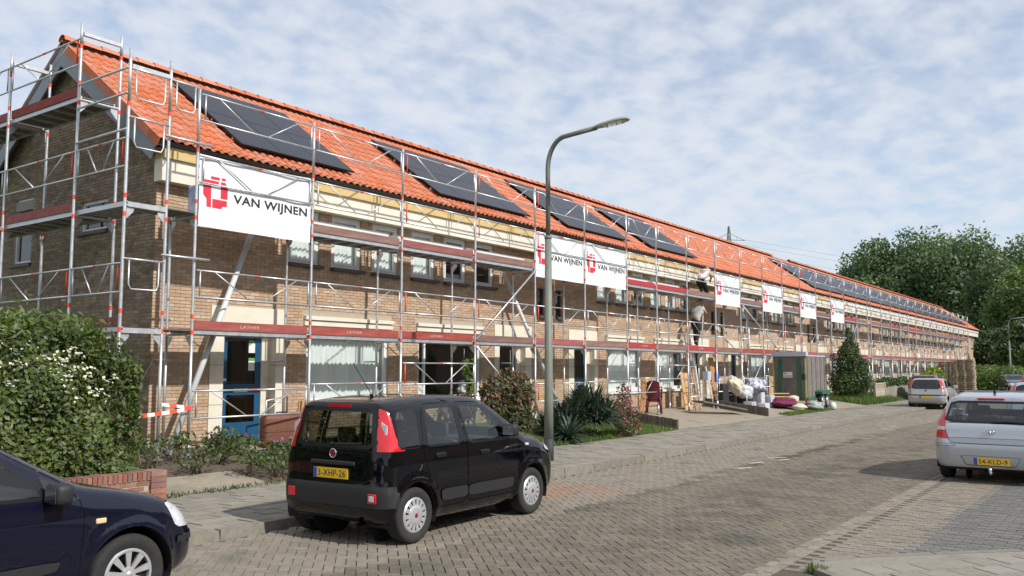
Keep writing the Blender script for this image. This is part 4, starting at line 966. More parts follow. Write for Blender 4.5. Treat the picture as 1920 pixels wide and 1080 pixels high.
panda = dict(id='p', warp=(.29, .12, 3.3, 0), dims=(3.65, 1.64, 1.55), R=.295, axles=(.60, 2.90), belt=1.0, rim='slots', red=True, k=.22, h=.028,
    profile=[(.12,.25),(.02,.33),(.0,.42),(.0,.60),(.05,.66),(.055,.92),(.09,1.02),(.20,1.40),(.22,1.475),(.32,1.505),(.75,1.54),(1.3,1.552),(1.85,1.535),(2.12,1.48),(2.80,1.06),(2.92,1.015),(3.28,.94),(3.50,.84),(3.62,.68),(3.66,.48),(3.62,.25),(3.4,.19),(2.0,.17),(.4,.19)],
    plan=[(-.2,.86),(.0,.90),(.12,.96),(.4,.995),(.8,1),(2.7,1),(3.1,.985),(3.4,.93),(3.7,.80)], gplan=[(-.2,.93),(.1,.95),(.6,1),(1.9,1),(2.4,.97),(2.9,.92),(3.7,.9)],
    sect=[(.0,.93),(.2,.955),(.35,.985),(.55,1.0),(.85,.995),(1.0,.972),(1.2,.92),(1.4,.855),(1.5,.80),(1.7,.72)],
    seats=[(.72, (-.34, .34), SEATR, .98), (1.55, (-.36, .36), SEAT, 1.02)], dash=2.25, mirror=(2.27, 1.10), handles=[('h', 1.0, .90), ('h', 1.83, .875)], handle_mat=BTRIM, mirror_mat=PLAST, extra_parts=panda_extra,
    regions=[
        dict(name='bumper_cover', view='rear', poly=[(-.95,.40),(.95,.40),(.95,.635),(-.95,.635)], mat=PLAST, pred=lambda c, n: c.x < .30 and n.z < .85, seam=.006, round=0, extra=(((.26,0,0),(1,0,0)),)),
        dict(name='tailgate', view='rear', poly=[(-.60,.66),(.60,.66),(.585,1.0),(-.585,1.0)], mat='paint', pred=rearp(.28), rr=.1),
        dict(name='rear_window', view='rear', poly=[(-.585,1.005),(.585,1.005),(.535,1.435),(-.535,1.435)], mat=CGD, pred=rearp(.5), trim=BTRIM, seam=.045, rr=.08),
        dict(name='tail_lamp', view='side', poly=[(-.15,.98),(.42,.98),(.43,1.0),(.36,1.06),(.325,1.15),(.32,1.33),(.30,1.40),(.25,1.435),(-.15,1.435)], mat=RLAMP, pred=lambda c, n: abs(c.y) > .614-.12*(c.z-1.0), rr=.08, seam=.007, extra=(((0,.59,1.2),(0,1,.12)), ((0,-.59,1.2),(0,-1,.12)))),
        dict(name='door', poly=[(.82,.36),(.80,.7),(.72,.9),(.72,1.05),(.76,1.36),(.85,1.465),(1.42,1.475),(1.5,1.0),(1.5,.33),(.95,.33)], mat='paint', rr=.1),
        dict(name='door', poly=[(1.51,.33),(1.51,1.0),(1.43,1.475),(1.85,1.465),(2.12,1.40),(2.55,1.10),(2.58,1.0),(2.55,.33)], mat='paint', rr=.06),
        dict(name='quarter_window', poly=[(.325,1.0),(.685,1.0),(.69,1.42),(.37,1.39)], mat=CGD, trim=BTRIM, seam=.012, rr=.12),
        dict(name='window', poly=[(.775,1.0),(1.41,.995),(1.345,1.445),(.87,1.43),(.80,1.36)], mat=CGL, trim=BTRIM, seam=.026, rr=.08),
        dict(name='window', poly=[(1.535,.99),(2.36,.985),(2.30,1.12),(2.06,1.33),(1.82,1.435),(1.455,1.445)], mat=CGL, trim=BTRIM, seam=.026, rr=.08),
        dict(name='mirror_triangle', poly=[(2.375,.985),(2.53,.985),(2.50,1.06),(2.32,1.16)], mat=BTRIM, seam=0, rr=.1),
        dict(name='door_protector', poly=[(1.02,.40),(1.495,.40),(1.495,.53),(1.0,.53)], mat=PLAST, inset=-.012, seam=0, rr=.15, round=2),
        dict(name='door_protector', poly=[(1.515,.40),(2.42,.40),(2.45,.53),(1.515,.53)], mat=PLAST, inset=-.012, seam=0, rr=.12, round=2),
        dict(name='fuel_flap', poly=[(.47,.76),(.68,.76),(.68,.93),(.47,.93)], mat='paint', seam=.005, rr=.2, round=2, pred=lambda c, n: c.y < 0 and abs(n.y) > .3),
        dict(name='windscreen', view='front', poly=[(-.66,1.06),(.66,1.06),(.57,1.47),(-.57,1.47)], mat=CGL, pred=lambda c, n: 2.0 < c.x < 3.05 and n.x > .2, trim=BTRIM, seam=.03, rr=.08),
        dict(name='headlight', view='side', poly=[(3.22,.80),(3.62,.72),(3.60,.86),(3.36,.95)], mat=CLAMP, pred=lambda c, n: abs(c.y) > .42, rr=.15),
    ])
BLK = mat('black_car_paint', (.0025,.0025,.004), rough=.2, coat=1, spec=.0); NAVY = mat('navy_car_paint', (.003,.0045,.015), rough=.3, coat=1, spec=.1); SILV = mat('silver_car_paint', (.44,.46,.49), (.48,.50,.53), scale=300, rough=.32, metal=.55, coat=1); SILV2 = mat('warm_silver_car_paint', (.44,.43,.41), rough=.32, metal=.5, coat=1)
build_car('hatchback_car', panda, (6.47, 7.16, RZ), math.radians(1.8), 'black hatchback parked at the kerb with yellow plate and silver hubcaps', 'cars parked along the street', BLK)
# navy car cut by the left edge
def navy_extra(E0, spec, f):
    for s in (-1, 1):
        y = s*(spec['dims'][1]/2*.992); il = MB(); rbox(il, (2.78,y-.012,.715),(2.86,y+.014,.755),.014); il.build('side_indicator', AMB, E0, smooth=True)
    w = MB()
    for y in (-.35, .25): w.tube([(2.72,y,1.0),(2.62,y+.35,1.03)], .012, 6)
    w.build('wiper', BTRIM, E0)
navy = dict(id='n', warp=(.3, 0, 3.4, .10), dims=(3.85, 1.66, 1.49), R=.30, axles=(.62, 3.07), belt=.96, rim='spokes9', k=.17, h=.028, flare=.02,
    profile=[(.1,.25),(.0,.36),(.0,.62),(.06,.95),(.14,1.05),(.32,1.42),(.5,1.47),(1.2,1.495),(1.75,1.47),(2.0,1.42),(2.60,1.06),(2.75,.985),(3.15,.91),(3.50,.80),(3.72,.68),(3.82,.55),(3.85,.42),(3.82,.26),(3.6,.19),(2.0,.17),(.4,.19)],
    plan=[(-.2,.82),(.0,.88),(.15,.96),(.5,1),(3.0,1),(3.35,.965),(3.6,.89),(3.9,.74)], gplan=[(-.2,.9),(.3,.95),(.8,1),(1.8,.98),(2.5,.93),(3.85,.9)],
    sect=[(.0,.93),(.2,.955),(.4,.99),(.6,1.0),(.8,.99),(.96,.955),(1.2,.88),(1.4,.80),(1.6,.70)],
    seats=[(.72, (-.34, .34), SEAT, .95), (1.4, (-.36, .36), SEAT, .98)], dash=2.15, mirror=(2.46, .97), handles=[('h', 1.5, .80)], handle_mat=PLAST, mirror_mat=PLAST, extra_parts=navy_extra,
    regions=[
        dict(name='door', poly=[(1.35,.33),(1.35,1.0),(1.4,1.42),(1.75,1.42),(2.05,1.34),(2.55,1.04),(2.67,.90),(2.70,.78),(2.66,.33)], mat='paint', rr=.05),
        dict(name='window', poly=[(1.42,.96),(2.42,.925),(2.37,1.06),(2.08,1.255),(1.80,1.355),(1.46,1.37)], mat=CGL, trim=BTRIM, seam=.024, rr=.06),
        dict(name='mirror_triangle', poly=[(2.44,.92),(2.64,.90),(2.60,.99),(2.39,1.10)], mat=PLAST, seam=0, rr=.08),
        dict(name='window', poly=[(.62,.99),(1.3,.975),(1.32,1.37),(.78,1.34)], mat=CGL, trim=BTRIM, seam=.024, rr=.08),
        dict(name='door_protector', poly=[(1.37,.40),(2.50,.42),(2.53,.50),(1.37,.49)], mat=PLAST, inset=-.014, seam=0, rr=.12, round=2),
        dict(name='windscreen', view='front', poly=[(-.66,1.03),(.66,1.03),(.55,1.41),(-.55,1.41)], mat=CGL, pred=lambda c, n: 1.8 < c.x < 2.85 and n.x > .15, trim=BTRIM, seam=.03, rr=.08),
        dict(name='headlight', view='side', poly=[(3.36,.80),(3.50,.585),(3.86,.56),(3.80,.66),(3.55,.80)], mat=CLAMP, pred=lambda c, n: abs(c.y) > .36, rr=.12),
        dict(name='bumper_strip', view='side', poly=[(3.52,.47),(3.95,.47),(3.95,.53),(3.52,.52)], mat=PLAST, inset=-.012, seam=0, round=0, pred=lambda c, n: c.x > 3.4 and abs(n.z) < .9),
        dict(name='cowl_grille', view='side', poly=[(2.58,.96),(2.80,.94),(2.76,1.04),(2.60,1.1)], mat=PLAST, seam=0, round=0, pred=lambda c, n: n.z > .6 and abs(c.y) < .66),
    ])
build_car('hatchback_car', navy, (.73, 7.12, RZ), 0, 'dark navy hatchback cut off by the left edge, front wheel and headlamp showing', 'cars parked along the street', NAVY)
# silver hatchback on the right
def i30_extra(E0, spec, f):
    x = surf_x(f, 0, .40, -.2, .6); plate(E0, Matrix.Translation((x-.02, -.02, .365)), '54-KLD-9')
    x = surf_x(f, 0, .83, -.2, .6); Me = Matrix.Translation((x-.012,0,.835)) @ Matrix.Rotation(-math.pi/2+.15, 4, 'Y') @ Matrix.Diagonal((.75,1.25,1,1)); em = MB(); em.lathe([(.062,-.004),(.06,.009),(.05,.010),(.047,.003)], 28, Me); em.obox(Me @ Vector((0,-.018,.006)), Me.to_3x3() @ Vector((1,.25,0)), .01, .012, .08, up=(1,0,0)); em.obox(Me @ Vector((0,.018,.006)), Me.to_3x3() @ Vector((1,.25,0)), .01, .012, .08, up=(1,0,0)); em.obox(Me @ Vector((0,0,.006)), Me.to_3x3() @ Vector((.3,1,0)), .01, .012, .05, up=(1,0,0)); em.build('badge', CHROME, E0, smooth=True)
    for txt, y, z, w, hgt in (('HYUNDAI', .64, .86, .24, .028), ('i30', -.50, .86, .14, .04), ('blue', -.50, .655, .13, .028)):
        me = text_mesh(txt, 1.0, .004); co = stretch_text(me, 0, 1, 0, 1); q = np.zeros_like(co); q[:, 1] = y-co[:, 0]*w; q[:, 2] = z+co[:, 2]*hgt
        q[:, 0] = [surf_x(f, a, b, -.2, .6)-.006 for a, b in q[:, 1:]]; me.vertices.foreach_set('co', q.ravel()); me.materials.clear(); me.materials.append(CHROME if txt != 'blue' else PFR); me.update(); link('badge_lettering', me, E0)
    x = surf_x(f, 0, 1.365, -.2, .9); b2 = MB(); rbox(b2, (x-.03,-.2,1.348),(x+.03,.2,1.375),.01); b2.build('brake_lamp', RLAMP, E0, smooth=True)
    a = MB(); a.tube([(.75,0,1.45),(.72,0,1.485),(.70,0,1.52)], .018, 8, rs=[.024,.018,.006]); a.build('antenna', BTRIM, E0)
    w = MB(); xw = surf_x(f, -.1, 1.0, -.2, .7); w.tube([(xw-.02,-.02,.985),(xw-.02,-.25,1.0),(xw-.03,-.5,.985)], .013, 6); w.build('rear_wiper', BTRIM, E0)
    t = MB(); t.tube([(.2,0,.18),(-.04,0,.18),(-.05,0,.22)], .018, 8); t.lathe([(.001,.27),(.02,.265),(.027,.24),(.02,.215)], 12, Matrix.Translation((-.05,0,-.0))); t.build('tow_ball', ALU, E0, smooth=True)
i30 = dict(id='i', dims=(4.28, 1.775, 1.48), R=.315, axles=(.78, 3.43), belt=.97, rim='spokes5', k=.18, h=.032, flare=.015,
    profile=[(.15,.20),(.03,.25),(.0,.36),(.0,.62),(.03,.68),(.06,.74),(.09,.92),(.16,.98),(.34,1.33),(.33,1.385),(.45,1.41),(.9,1.455),(1.6,1.48),(2.2,1.46),(2.55,1.40),(3.15,1.03),(3.3,.99),(3.8,.90),(4.12,.76),(4.26,.58),(4.28,.4),(4.2,.22),(3.8,.18),(2.2,.16),(.5,.19)],
    plan=[(-.2,.80),(.0,.86),(.15,.94),(.5,.99),(.8,1),(3.3,1),(3.7,.96),(4.0,.88),(4.4,.7)], gplan=[(-.2,.86),(.3,.92),(.9,1),(2.2,1),(3.0,.93),(4.3,.9)],
    sect=[(.0,.92),(.2,.95),(.35,.985),(.55,1.0),(.8,.985),(.97,.95),(1.15,.87),(1.35,.77),(1.5,.70),(1.7,.6)],
    seats=[(1.1, (-.36, .36), SEAT, .95), (1.95, (-.38, .38), SEAT, 1.0)], dash=2.65, mirror=(2.75, 1.02), handles=[('h', 1.5, .85), ('h', 2.35, .84)], extra_parts=i30_extra, mirror_mat=SILV,
    regions=[
        dict(name='tailgate', view='rear', poly=[(-.58,.63),(.58,.63),(.66,.78),(.70,.97),(-.70,.97),(-.66,.78)], mat='paint', pred=rearp(.4), rr=.08),
        dict(name='tailgate_panel', view='rear', poly=[(-.55,.64),(.55,.64),(.63,.735),(-.63,.735)], mat=mat('grey_car_paint', (.30,.315,.33), rough=.35, metal=.5, coat=.6), pred=rearp(.4), seam=.006, rr=.1),
        dict(name='rear_window', view='rear', poly=[(-.69,.965),(.69,.965),(.60,1.325),(-.60,1.325)], mat=CGL, pred=rearp(.75), trim=BTRIM, seam=.04, rr=.1),
        dict(name='tail_lamp', view='rear', mirror=True, poly=[(.60,.70),(.80,.72),(.95,.78),(.95,.92),(.83,1.03),(.69,1.2),(.665,1.0),(.655,.86)], mat=RLAMP, pred=lambda c, n: c.x < .46 and (n.x < -.12 or abs(n.y) > .2), rr=.1, extra=(((.36,0,0),(1,0,0)),)),
        dict(name='tail_lamp_band', view='rear', mirror=True, poly=[(.62,.845),(.95,.845),(.95,.90),(.62,.90)], mat=CLAMP, pred=lambda c, n: c.x < .36 and abs(c.y) > .66 and (n.x < -.12 or abs(n.y) > .2), seam=0, round=0),
        dict(name='plate_recess', view='rear', poly=[(-.36,.29),(.36,.29),(.44,.45),(-.44,.45)], mat=SILV, pred=rearp(.3), seam=.006, inset=.012, rr=.08),
        dict(name='bumper_strip', view='rear', mirror=True, poly=[(.50,.585),(.95,.59),(.95,.635),(.52,.63)], mat='paint', pred=lambda c, n: c.x < .5 and abs(n.z) < .8, seam=.006, inset=-.008, rr=.15),
        dict(name='lower_bumper', view='rear', poly=[(-.8,.10),(.8,.10),(.8,.255),(-.8,.255)], mat=PLAST, pred=lambda c, n: c.x < .3, seam=0, round=0),
        dict(name='door', poly=[(1.12,.33),(1.05,.7),(.95,.95),(1.02,1.33),(1.25,1.41),(1.85,1.42),(1.9,.95),(1.9,.33)], mat='paint', rr=.08),
        dict(name='door', poly=[(1.915,.33),(1.915,.95),(1.865,1.42),(2.3,1.40),(2.55,1.33),(3.0,1.06),(3.05,.9),(3.02,.33)], mat='paint', rr=.05),
        dict(name='window', poly=[(.98,1.0),(1.82,.985),(1.79,1.38),(1.26,1.36),(1.06,1.25)], mat=CGL, trim=BTRIM, seam=.022, rr=.08),
        dict(name='window', poly=[(1.94,.98),(2.85,.96),(2.5,1.28),(2.25,1.365),(1.90,1.38)], mat=CGL, trim=BTRIM, seam=.022, rr=.07),
        dict(name='windscreen', view='front', poly=[(-.70,1.06),(.70,1.06),(.56,1.38),(-.56,1.38)], mat=CGL, pred=lambda c, n: 2.3 < c.x < 3.4 and n.x > .15, trim=BTRIM, seam=.03, rr=.08),
        dict(name='headlight', view='side', poly=[(3.75,.74),(4.2,.64),(4.15,.78),(3.85,.87)], mat=CLAMP, pred=lambda c, n: abs(c.y) > .45, rr=.15),
    ])
build_car('hatchback_car', i30, (16.02, 2.07, RZ), math.radians(-1.5), 'large silver hatchback cut off by the right edge with its yellow plate readable', 'cars parked along the street', SILV)
# older silver hatchback further down the street
def corsa_extra(E0, spec, f):
    x = surf_x(f, 0, .56, -.2, .6); plate(E0, Matrix.Translation((x-.02, 0, .565)), None)
    x = surf_x(f, 0, .86, -.2, .6); em = MB(); em.lathe([(.04,-.004),(.038,.008),(.001,.01)], 20, Matrix.Translation((x-.008,0,.86)) @ Matrix.Rotation(-math.pi/2, 4, 'Y')); em.build('badge', PFR, E0)
corsa = dict(id='c', dims=(3.82, 1.65, 1.44), R=.29, axles=(.62, 3.11), belt=.95, rim='plain', k=.16, h=.05,
    profile=[(.12,.25),(.0,.34),(.0,.60),(.03,.66),(.10,.98),(.32,1.36),(.5,1.41),(1.3,1.44),(1.9,1.40),(2.7,1.0),(3.3,.9),(3.65,.74),(3.8,.55),(3.8,.3),(3.5,.2),(2,.18),(.4,.2)],
    plan=[(-.2,.86),(.0,.9),(.2,.97),(.6,1),(3.0,1),(3.5,.9),(3.9,.75)], gplan=[(-.2,.92),(.6,1),(1.9,.98),(2.7,.92),(3.8,.9)], sect=[(.0,.93),(.2,.955),(.5,1),(.8,.99),(.95,.955),(1.2,.88),(1.4,.80),(1.6,.7)],
    seats=[(.95, (-.34, .34), SEAT, .9), (1.6, (-.36, .36), SEAT, .95)], dash=2.2, mirror=(2.3, 1.0), handles=[('h', 1.35, .82)], extra_parts=corsa_extra, mirror_mat=SILV2,
    regions=[
        dict(name='tailgate', view='rear', poly=[(-.66,.62),(.66,.62),(.66,.93),(-.66,.93)], mat='paint', pred=rearp(.4), rr=.08, seam=.014),
        dict(name='rear_window', view='rear', poly=[(-.64,.94),(.64,.94),(.54,1.36),(-.54,1.36)], mat=CGD, pred=rearp(.7), trim=BTRIM, seam=.05, rr=.1),
        dict(name='tail_lamp', view='rear', mirror=True, poly=[(.655,.93),(.9,.93),(.9,1.2),(.75,1.36),(.56,1.36)], mat=RLAMP, pred=lambda c, n: c.x < .42 and c.x > -.1, rr=.05, extra=(((.36,0,0),(1,0,0)),)),
        dict(name='bumper_strip', view='rear', poly=[(-.9,.63),(.9,.63),(.9,.68),(-.9,.68)], mat=PLAST, pred=lambda c, n: c.x < .4, seam=0, round=0),
        dict(name='door', poly=[(1.1,.33),(1.1,1.0),(1.2,1.38),(1.9,1.37),(2.6,1.0),(2.58,.33)], mat='paint', rr=.06, seam=.012),
        dict(name='window', poly=[(1.18,.96),(2.4,.95),(1.85,1.32),(1.24,1.35)], mat=CGD, trim=BTRIM, seam=.03, rr=.06), dict(name='window', poly=[(.42,.98),(1.06,.965),(1.1,1.34),(.62,1.3)], mat=CGD, trim=BTRIM, seam=.03, rr=.06),
        dict(name='windscreen', view='front', poly=[(-.64,1.02),(.64,1.02),(.54,1.36),(-.54,1.36)], mat=CGD, pred=lambda c, n: 1.8 < c.x < 2.85 and n.x > .15, trim=BTRIM, seam=.03, rr=.08),
        dict(name='headlight', view='side', poly=[(3.3,.62),(3.75,.56),(3.7,.74),(3.4,.82)], mat=CLAMP, pred=lambda c, n: abs(c.y) > .4, rr=.15),
    ])
GREY = mat('dark_grey_car_paint', (.03,.032,.036), rough=.35, metal=.2, coat=1)
CORSA = build_car('hatchback_car', corsa, (44.0, 8.2, RZ), 0, 'older warm silver hatchback half on the kerb before the pallet stack', 'cars parked along the street', SILV2)
def repaint(o, m):
    for ch in o.children:
        if ch.data.materials and ch.data.materials[0] == SILV2: ch.data = ch.data.copy(); ch.data.materials[0] = m
        repaint(ch, m)
for lab, loc, rz, m, sc in (('dark car whose roof shows above the older silver hatchback', (54.0, 10.2, -.05), 0, GREY, 1.02), ('dark car facing us right of the pallet stack', (80.5, 8.9, RZ), math.radians(200), GREY, 1), ('silver car just beyond the big silver hatchback at the right edge', (25.3, 2.05, RZ), 0, SILV, 1.07), ('small far silver car by the grass verge at the right edge', (62, 5.3, RZ), 0, SILV, 1.1)):
    c = copy_tree(CORSA); c.location = loc; c.rotation_euler = (0, 0, rz); c.scale = (sc, sc, sc); c['label'] = lab; repaint(c, m)
# ---------------------------------------------------------------- foliage tools
def leaf_mesh(name, P, Nrm, size, m, aspect=1.7, jitter=.9, var=.35, fold=False):
    n = len(P); P = np.asarray(P); Nrm = np.asarray(Nrm)+rng.normal(0, jitter, (n, 3)); Nrm /= np.linalg.norm(Nrm, axis=1)[:, None]+1e-9
    t = rng.normal(0, 1, (n, 3)); t -= (t*Nrm).sum(1)[:, None]*Nrm; t /= np.linalg.norm(t, axis=1)[:, None]+1e-9; b = np.cross(Nrm, t)
    s = size*(1+rng.uniform(-var, var, n))[:, None]; l = s*aspect*.5; w = s*.5
    V = np.stack([P-t*l, P+b*w*.9-t*l*.1, P+t*l, P-b*w*.9-t*l*.1], 1).reshape(-1, 3)
    me = bpy.data.meshes.new(name); me.vertices.add(4*n); me.vertices.foreach_set('co', V.ravel()); me.loops.add(4*n); me.loops.foreach_set('vertex_index', np.arange(4*n)); me.polygons.add(n); me.polygons.foreach_set('loop_start', np.arange(n)*4)
    me.polygons.foreach_set('loop_total', np.full(n, 4)); at = me.attributes.new('rnd', 'FLOAT', 'FACE'); at.data.foreach_set('value', rng.random(n)); me.materials.append(m); me.update(); me.validate(); return me
def lobes(c, r, n, seed):
    q = np.random.default_rng(seed); out = []
    for i in range(n):
        d = q.normal(0, 1, 3); d /= np.linalg.norm(d); k = q.uniform(.35, .8); out.append((np.array(c)+d*np.array(r)*k, np.array(r)*q.uniform(.28, .48)))
    return out
def crown_points(L, n, shell=.75):
    P = []; N = []; vol = np.array([np.prod(r)**(2/3) for c, r in L]); vol /= vol.sum(); cnt = np.maximum(1, (vol*n).astype(int))
    for (c, r), k in zip(L, cnt):
        d = rng.normal(0, 1, (k, 3)); d /= np.linalg.norm(d, axis=1)[:, None]; rad = shell+(1-shell)*rng.random((k, 1))**.6+rng.normal(0, .07, (k, 1)); P.append(c+d*r*rad); N.append(d/r*r.mean()*.9+np.array([0, 0, .25]))
    return np.concatenate(P), np.concatenate(N)
LF = {k: leafmat('leaf_'+k, a, b, t) for k, (a, b, t) in dict(dark=((.045,.08,.022), (.085,.135,.038), .35), mid=((.09,.15,.032), (.16,.24,.055), .4), bright=((.10,.17,.03), (.17,.25,.05), .4), hedge=((.075,.12,.026), (.15,.20,.055), .35), yucca=((.035,.065,.038), (.085,.125,.078), .15), photinia=((.055,.07,.02), (.11,.105,.04), .25), photired=((.15,.075,.04), (.24,.13,.075), .25), rose=((.065,.10,.028), (.11,.155,.05), .3), pink=((.50,.03,.11), (.60,.06,.16), .3), cream=((.72,.70,.50), (.80,.78,.62), .3), purple=((.30,.12,.42), (.42,.2,.55), .3), poplar=((.09,.15,.055), (.165,.24,.09), .45), yellow=((.20,.26,.03), (.28,.33,.05), .35), dry=((.20,.15,.08), (.28,.22,.12), .2)).items()}
BARK = mat('bark', (.09,.07,.05), (.15,.12,.09), scale=6, rough=.95, bump=.6, stretch=(1,1,.3)); TWIG = mat('twig', (.10,.075,.045), (.17,.13,.08), scale=12, rough=.9)
def tree(name, x, y, h, r, label, leaf='mid', n=6000, ls=.5, trunk=.3, low=.18, group='trees beyond the terrace', nl=16, seed=1, z0=-.1):
    T = empty(name, (x, y, z0), label, 'tree', group); q = np.random.default_rng(seed)
    c = np.array([0, 0, h*(low+(1-low)/2)]); rr = np.array([r, r, h*(1-low)/2])
    L = [(c, rr*.62)]+lobes(c, rr, nl, seed)
    t = MB(); t.tube([(0,0,-.1),(.1*r,.05*r,h*.3),(.02*r,0,h*.62),(0,0,h*.85)], trunk, 8, rs=[trunk*1.3, trunk, trunk*.55, trunk*.15]); to = t.build('trunk', BARK, T, smooth=True)
    br = MB()
    for c2, r2 in L[1:]:
        b0 = np.array([.02*r, 0, h*q.uniform(.25, .55)]); br.tube([tuple(b0), tuple((b0+c2)/2+q.normal(0, .1*r, 3)), tuple(c2)], trunk*.3, 5, rs=[trunk*.35, trunk*.2, trunk*.06])
    br.build('limbs', BARK, to, smooth=True)
    P, N = crown_points(L, n, .45); link('crown', leaf_mesh('crown', P, N, ls, LF[leaf]), T)
    return T
def bush(name, x, y, label, cat, lob, n, ls, leaf, group=None, stems=6, aspect=1.8, shell=.55, z=None, stem_r=.012):
    z = gz(y) if z is None else z
    B = empty(name, (x, y, z), label, cat, group); L = [(np.array(c, float), np.array(r, float)) for c, r in lob]
    s = MB()
    for k in range(stems):
        c = L[k % len(L)][0]; s.tube([(random.uniform(-.1, .1), random.uniform(-.1, .1), -.03), tuple(c*.5+np.array([0, 0, c[2]*.1])), tuple(c+np.array([random.uniform(-.1, .1), random.uniform(-.1, .1), L[k % len(L)][1][2]*.6]))], stem_r, 5, rs=[stem_r, stem_r*.7, stem_r*.3])
    s.build('stem', TWIG, B, smooth=True)
    P, N = crown_points(L, n, shell); P[:, 2] = np.maximum(P[:, 2], .02); link('foliage', leaf_mesh('foliage', P, N, ls, LF[leaf], aspect), B)
    return B, L
# ---------------------------------------------------------------- street lamp
LMP = mat('lamp_post_paint', (.15,.165,.135), (.19,.205,.17), scale=5, rough=.55); LMPD = mat('lamp_base_coating', (.025,.028,.03), (.04,.042,.043), scale=6, rough=.7); LHEAD = mat('lamp_housing', (.30,.32,.29), (.36,.38,.34), scale=4, rough=.5)
def street_lamp(loc, label, scale=1.0):
    T = empty('street_lamp', loc, label, 'street lamp', 'street lamps')
    MB().tube([(0,0,-.1),(0,0,.42)], .092, 20, rs=[.094,.092]).build('base_sleeve', LMPD, T, smooth=True)
    p = MB(); pts = [(0,0,.42),(0,0,1.2),(0,0,1.25),(0,0,4.3)]; p.tube(pts, .08, 20, rs=[.088,.086,.083,.066]); p.tube([(0,0,4.3),(0,0,4.36)], .072, 20); po = p.build('post', LMP, T, smooth=True)
    a = MB(); ap = [(0,0,4.36),(0,0,5.7)]+[(0, -.42*(1-math.cos(t)), 5.7+.60*math.sin(t)) for t in np.linspace(.15, 1.45, 10)]
    e = Vector(ap[-1]); ap.append(tuple(e+Vector((0,-.75,.06)))); a.tube(ap, .047, 16); a.build('arm', LMP, T, smooth=True)
    hd = MB(); e2 = Vector(ap[-1]); d = Vector((0,-.75,.06)).normalized(); prof = [(-.06,.05,.04),(.02,.075,.06),(.18,.11,.07),(.45,.135,.075),(.62,.115,.06),(.70,.06,.035)]
    up = Vector((1,0,0)).cross(d); up = up if up.z > 0 else -up; vs = []; n = 16
    for s, w, hgt in prof:
        for k in range(n):
            t = 2*math.pi*k/n; cz = math.sin(t); vs.append(e2+d*s+Vector((1,0,0))*(w*math.cos(t))+up*(hgt*max(cz, -.15)+.0))
    hd.add(vs, [(i*n+k, i*n+(k+1) % n, (i+1)*n+(k+1) % n, (i+1)*n+k) for i in range(5) for k in range(n)]+[tuple(range(n))[::-1], tuple(5*n+k for k in range(n))]); ho = hd.build('lamp_head', LHEAD, T, angle=40)
    g = MB(); g.add([e2+d*s+Vector((1,0,0))*w-up*(.012+b) for s, w, b in ((.16,-.085,0),(.16,.085,0),(.6,.08,0),(.6,-.08,0),(.2,-.06,.035),(.2,.06,.035),(.56,.055,.035),(.56,-.055,.035))], [(0,1,5,4),(1,2,6,5),(2,3,7,6),(3,0,4,7),(4,5,6,7)]); g.build('lamp_glass', glass('lamp_cover', (.8,.82,.8)), ho)
    f = MB(); f.add([e2+d*s+Vector((1,0,0))*w-up*.0115 for s, w in ((.15,-.09),(.15,.09),(.61,.085),(.61,-.085))], [(0,1,2,3)]); f.build('reflector', CLAMP, ho)
    T.scale = (scale,)*3; return T
street_lamp((14.2, 9.36, 0), 'tall grey-green street lamp on the pavement in front of the banners')
street_lamp((84, 9.0, 0), 'small distant street lamp before the trees at the right', .95)
# ---------------------------------------------------------------- low brick wall and hedge
RB = mat('red_brick', (.19,.085,.062), (.29,.14,.10), scale=9, rough=.9, bump=.4, bscale=60, rndvar=.22)
lw_ = empty('garden_wall', (3.56, 10.5, 0), 'low red brick garden wall with upright coping bricks below the hedge', 'wall')
MB().box((0,.006,-.05),(2.985,.214,.33)).build('mortar_core', MORT, lw_)
bk = MB().box((.003,0,0),(.213,.22,.052)).mesh('brick', RB); sk = MB().box((0,-.012,0),(.056,.232,.105)).mesh('coping_brick', RB)
for c in range(5):
    for k in range(14):
        x = k*.216-(c % 2)*.108
        if x >= -.02 and x+.21 < 3.02: link('brick', bk, lw_, loc=(x, random.uniform(-.002, .002), c*.064))
for k in range(46): link('coping_brick', sk, lw_, loc=(k*.0655, random.uniform(-.003, .003), .324+random.uniform(-.003, .003)))
pr = MB().box((0,0,0),(.22,.3,.07)).mesh('pier_brick', RB)
for c in range(6): link('pier_brick', pr, lw_, loc=(2.99+random.uniform(0, .004), -.04, c*.0745-.01))
hb = empty('hedge', (4.6, 12.0, .0), 'big green garden hedge with cream blossom filling the left', 'hedge')
n = 52000; u = rng.random((n, 3)); x0, x1, y0, y1, ht = -4.2, 2.0, -1.15, 1.3, 2.32
face = rng.random(n); P = np.stack([x0+(x1-x0)*u[:, 0], y0+(y1-y0)*u[:, 1], .05+ht*u[:, 2]], 1); N = np.zeros((n, 3))
fr = face < .52; tp = (face >= .52) & (face < .78); en = face >= .78
def nz3(a, b, s): return np.sin(a*2.1*s+1)*np.cos(b*1.7*s)+.6*np.sin(a*4.3*s+b*3.1*s)+.4*np.cos(b*5.7*s-a*2.2*s)
top_h = ht+.10*nz3(P[:, 0], P[:, 1], 1.1)-.0-.55*np.clip((P[:, 0]-.5)/1.45, 0, 1)**1.6
P[:, 2] = .03+(P[:, 2]-.05)/ht*(top_h-.03)
dep = rng.random(n)**2*.34
bul = .13*nz3(P[:, 0], P[:, 2], 1.3)
rnd_edge = .35*np.clip((P[:, 2]-1.5)/.9, 0, 1)**2
P[fr, 1] = (y0+bul+dep+rnd_edge)[fr]; N[fr] = (0, -1, .25)
P[tp, 2] = (top_h-dep*.7+.05*rng.normal(size=n)**2)[tp]; N[tp] = (0, -.2, 1)
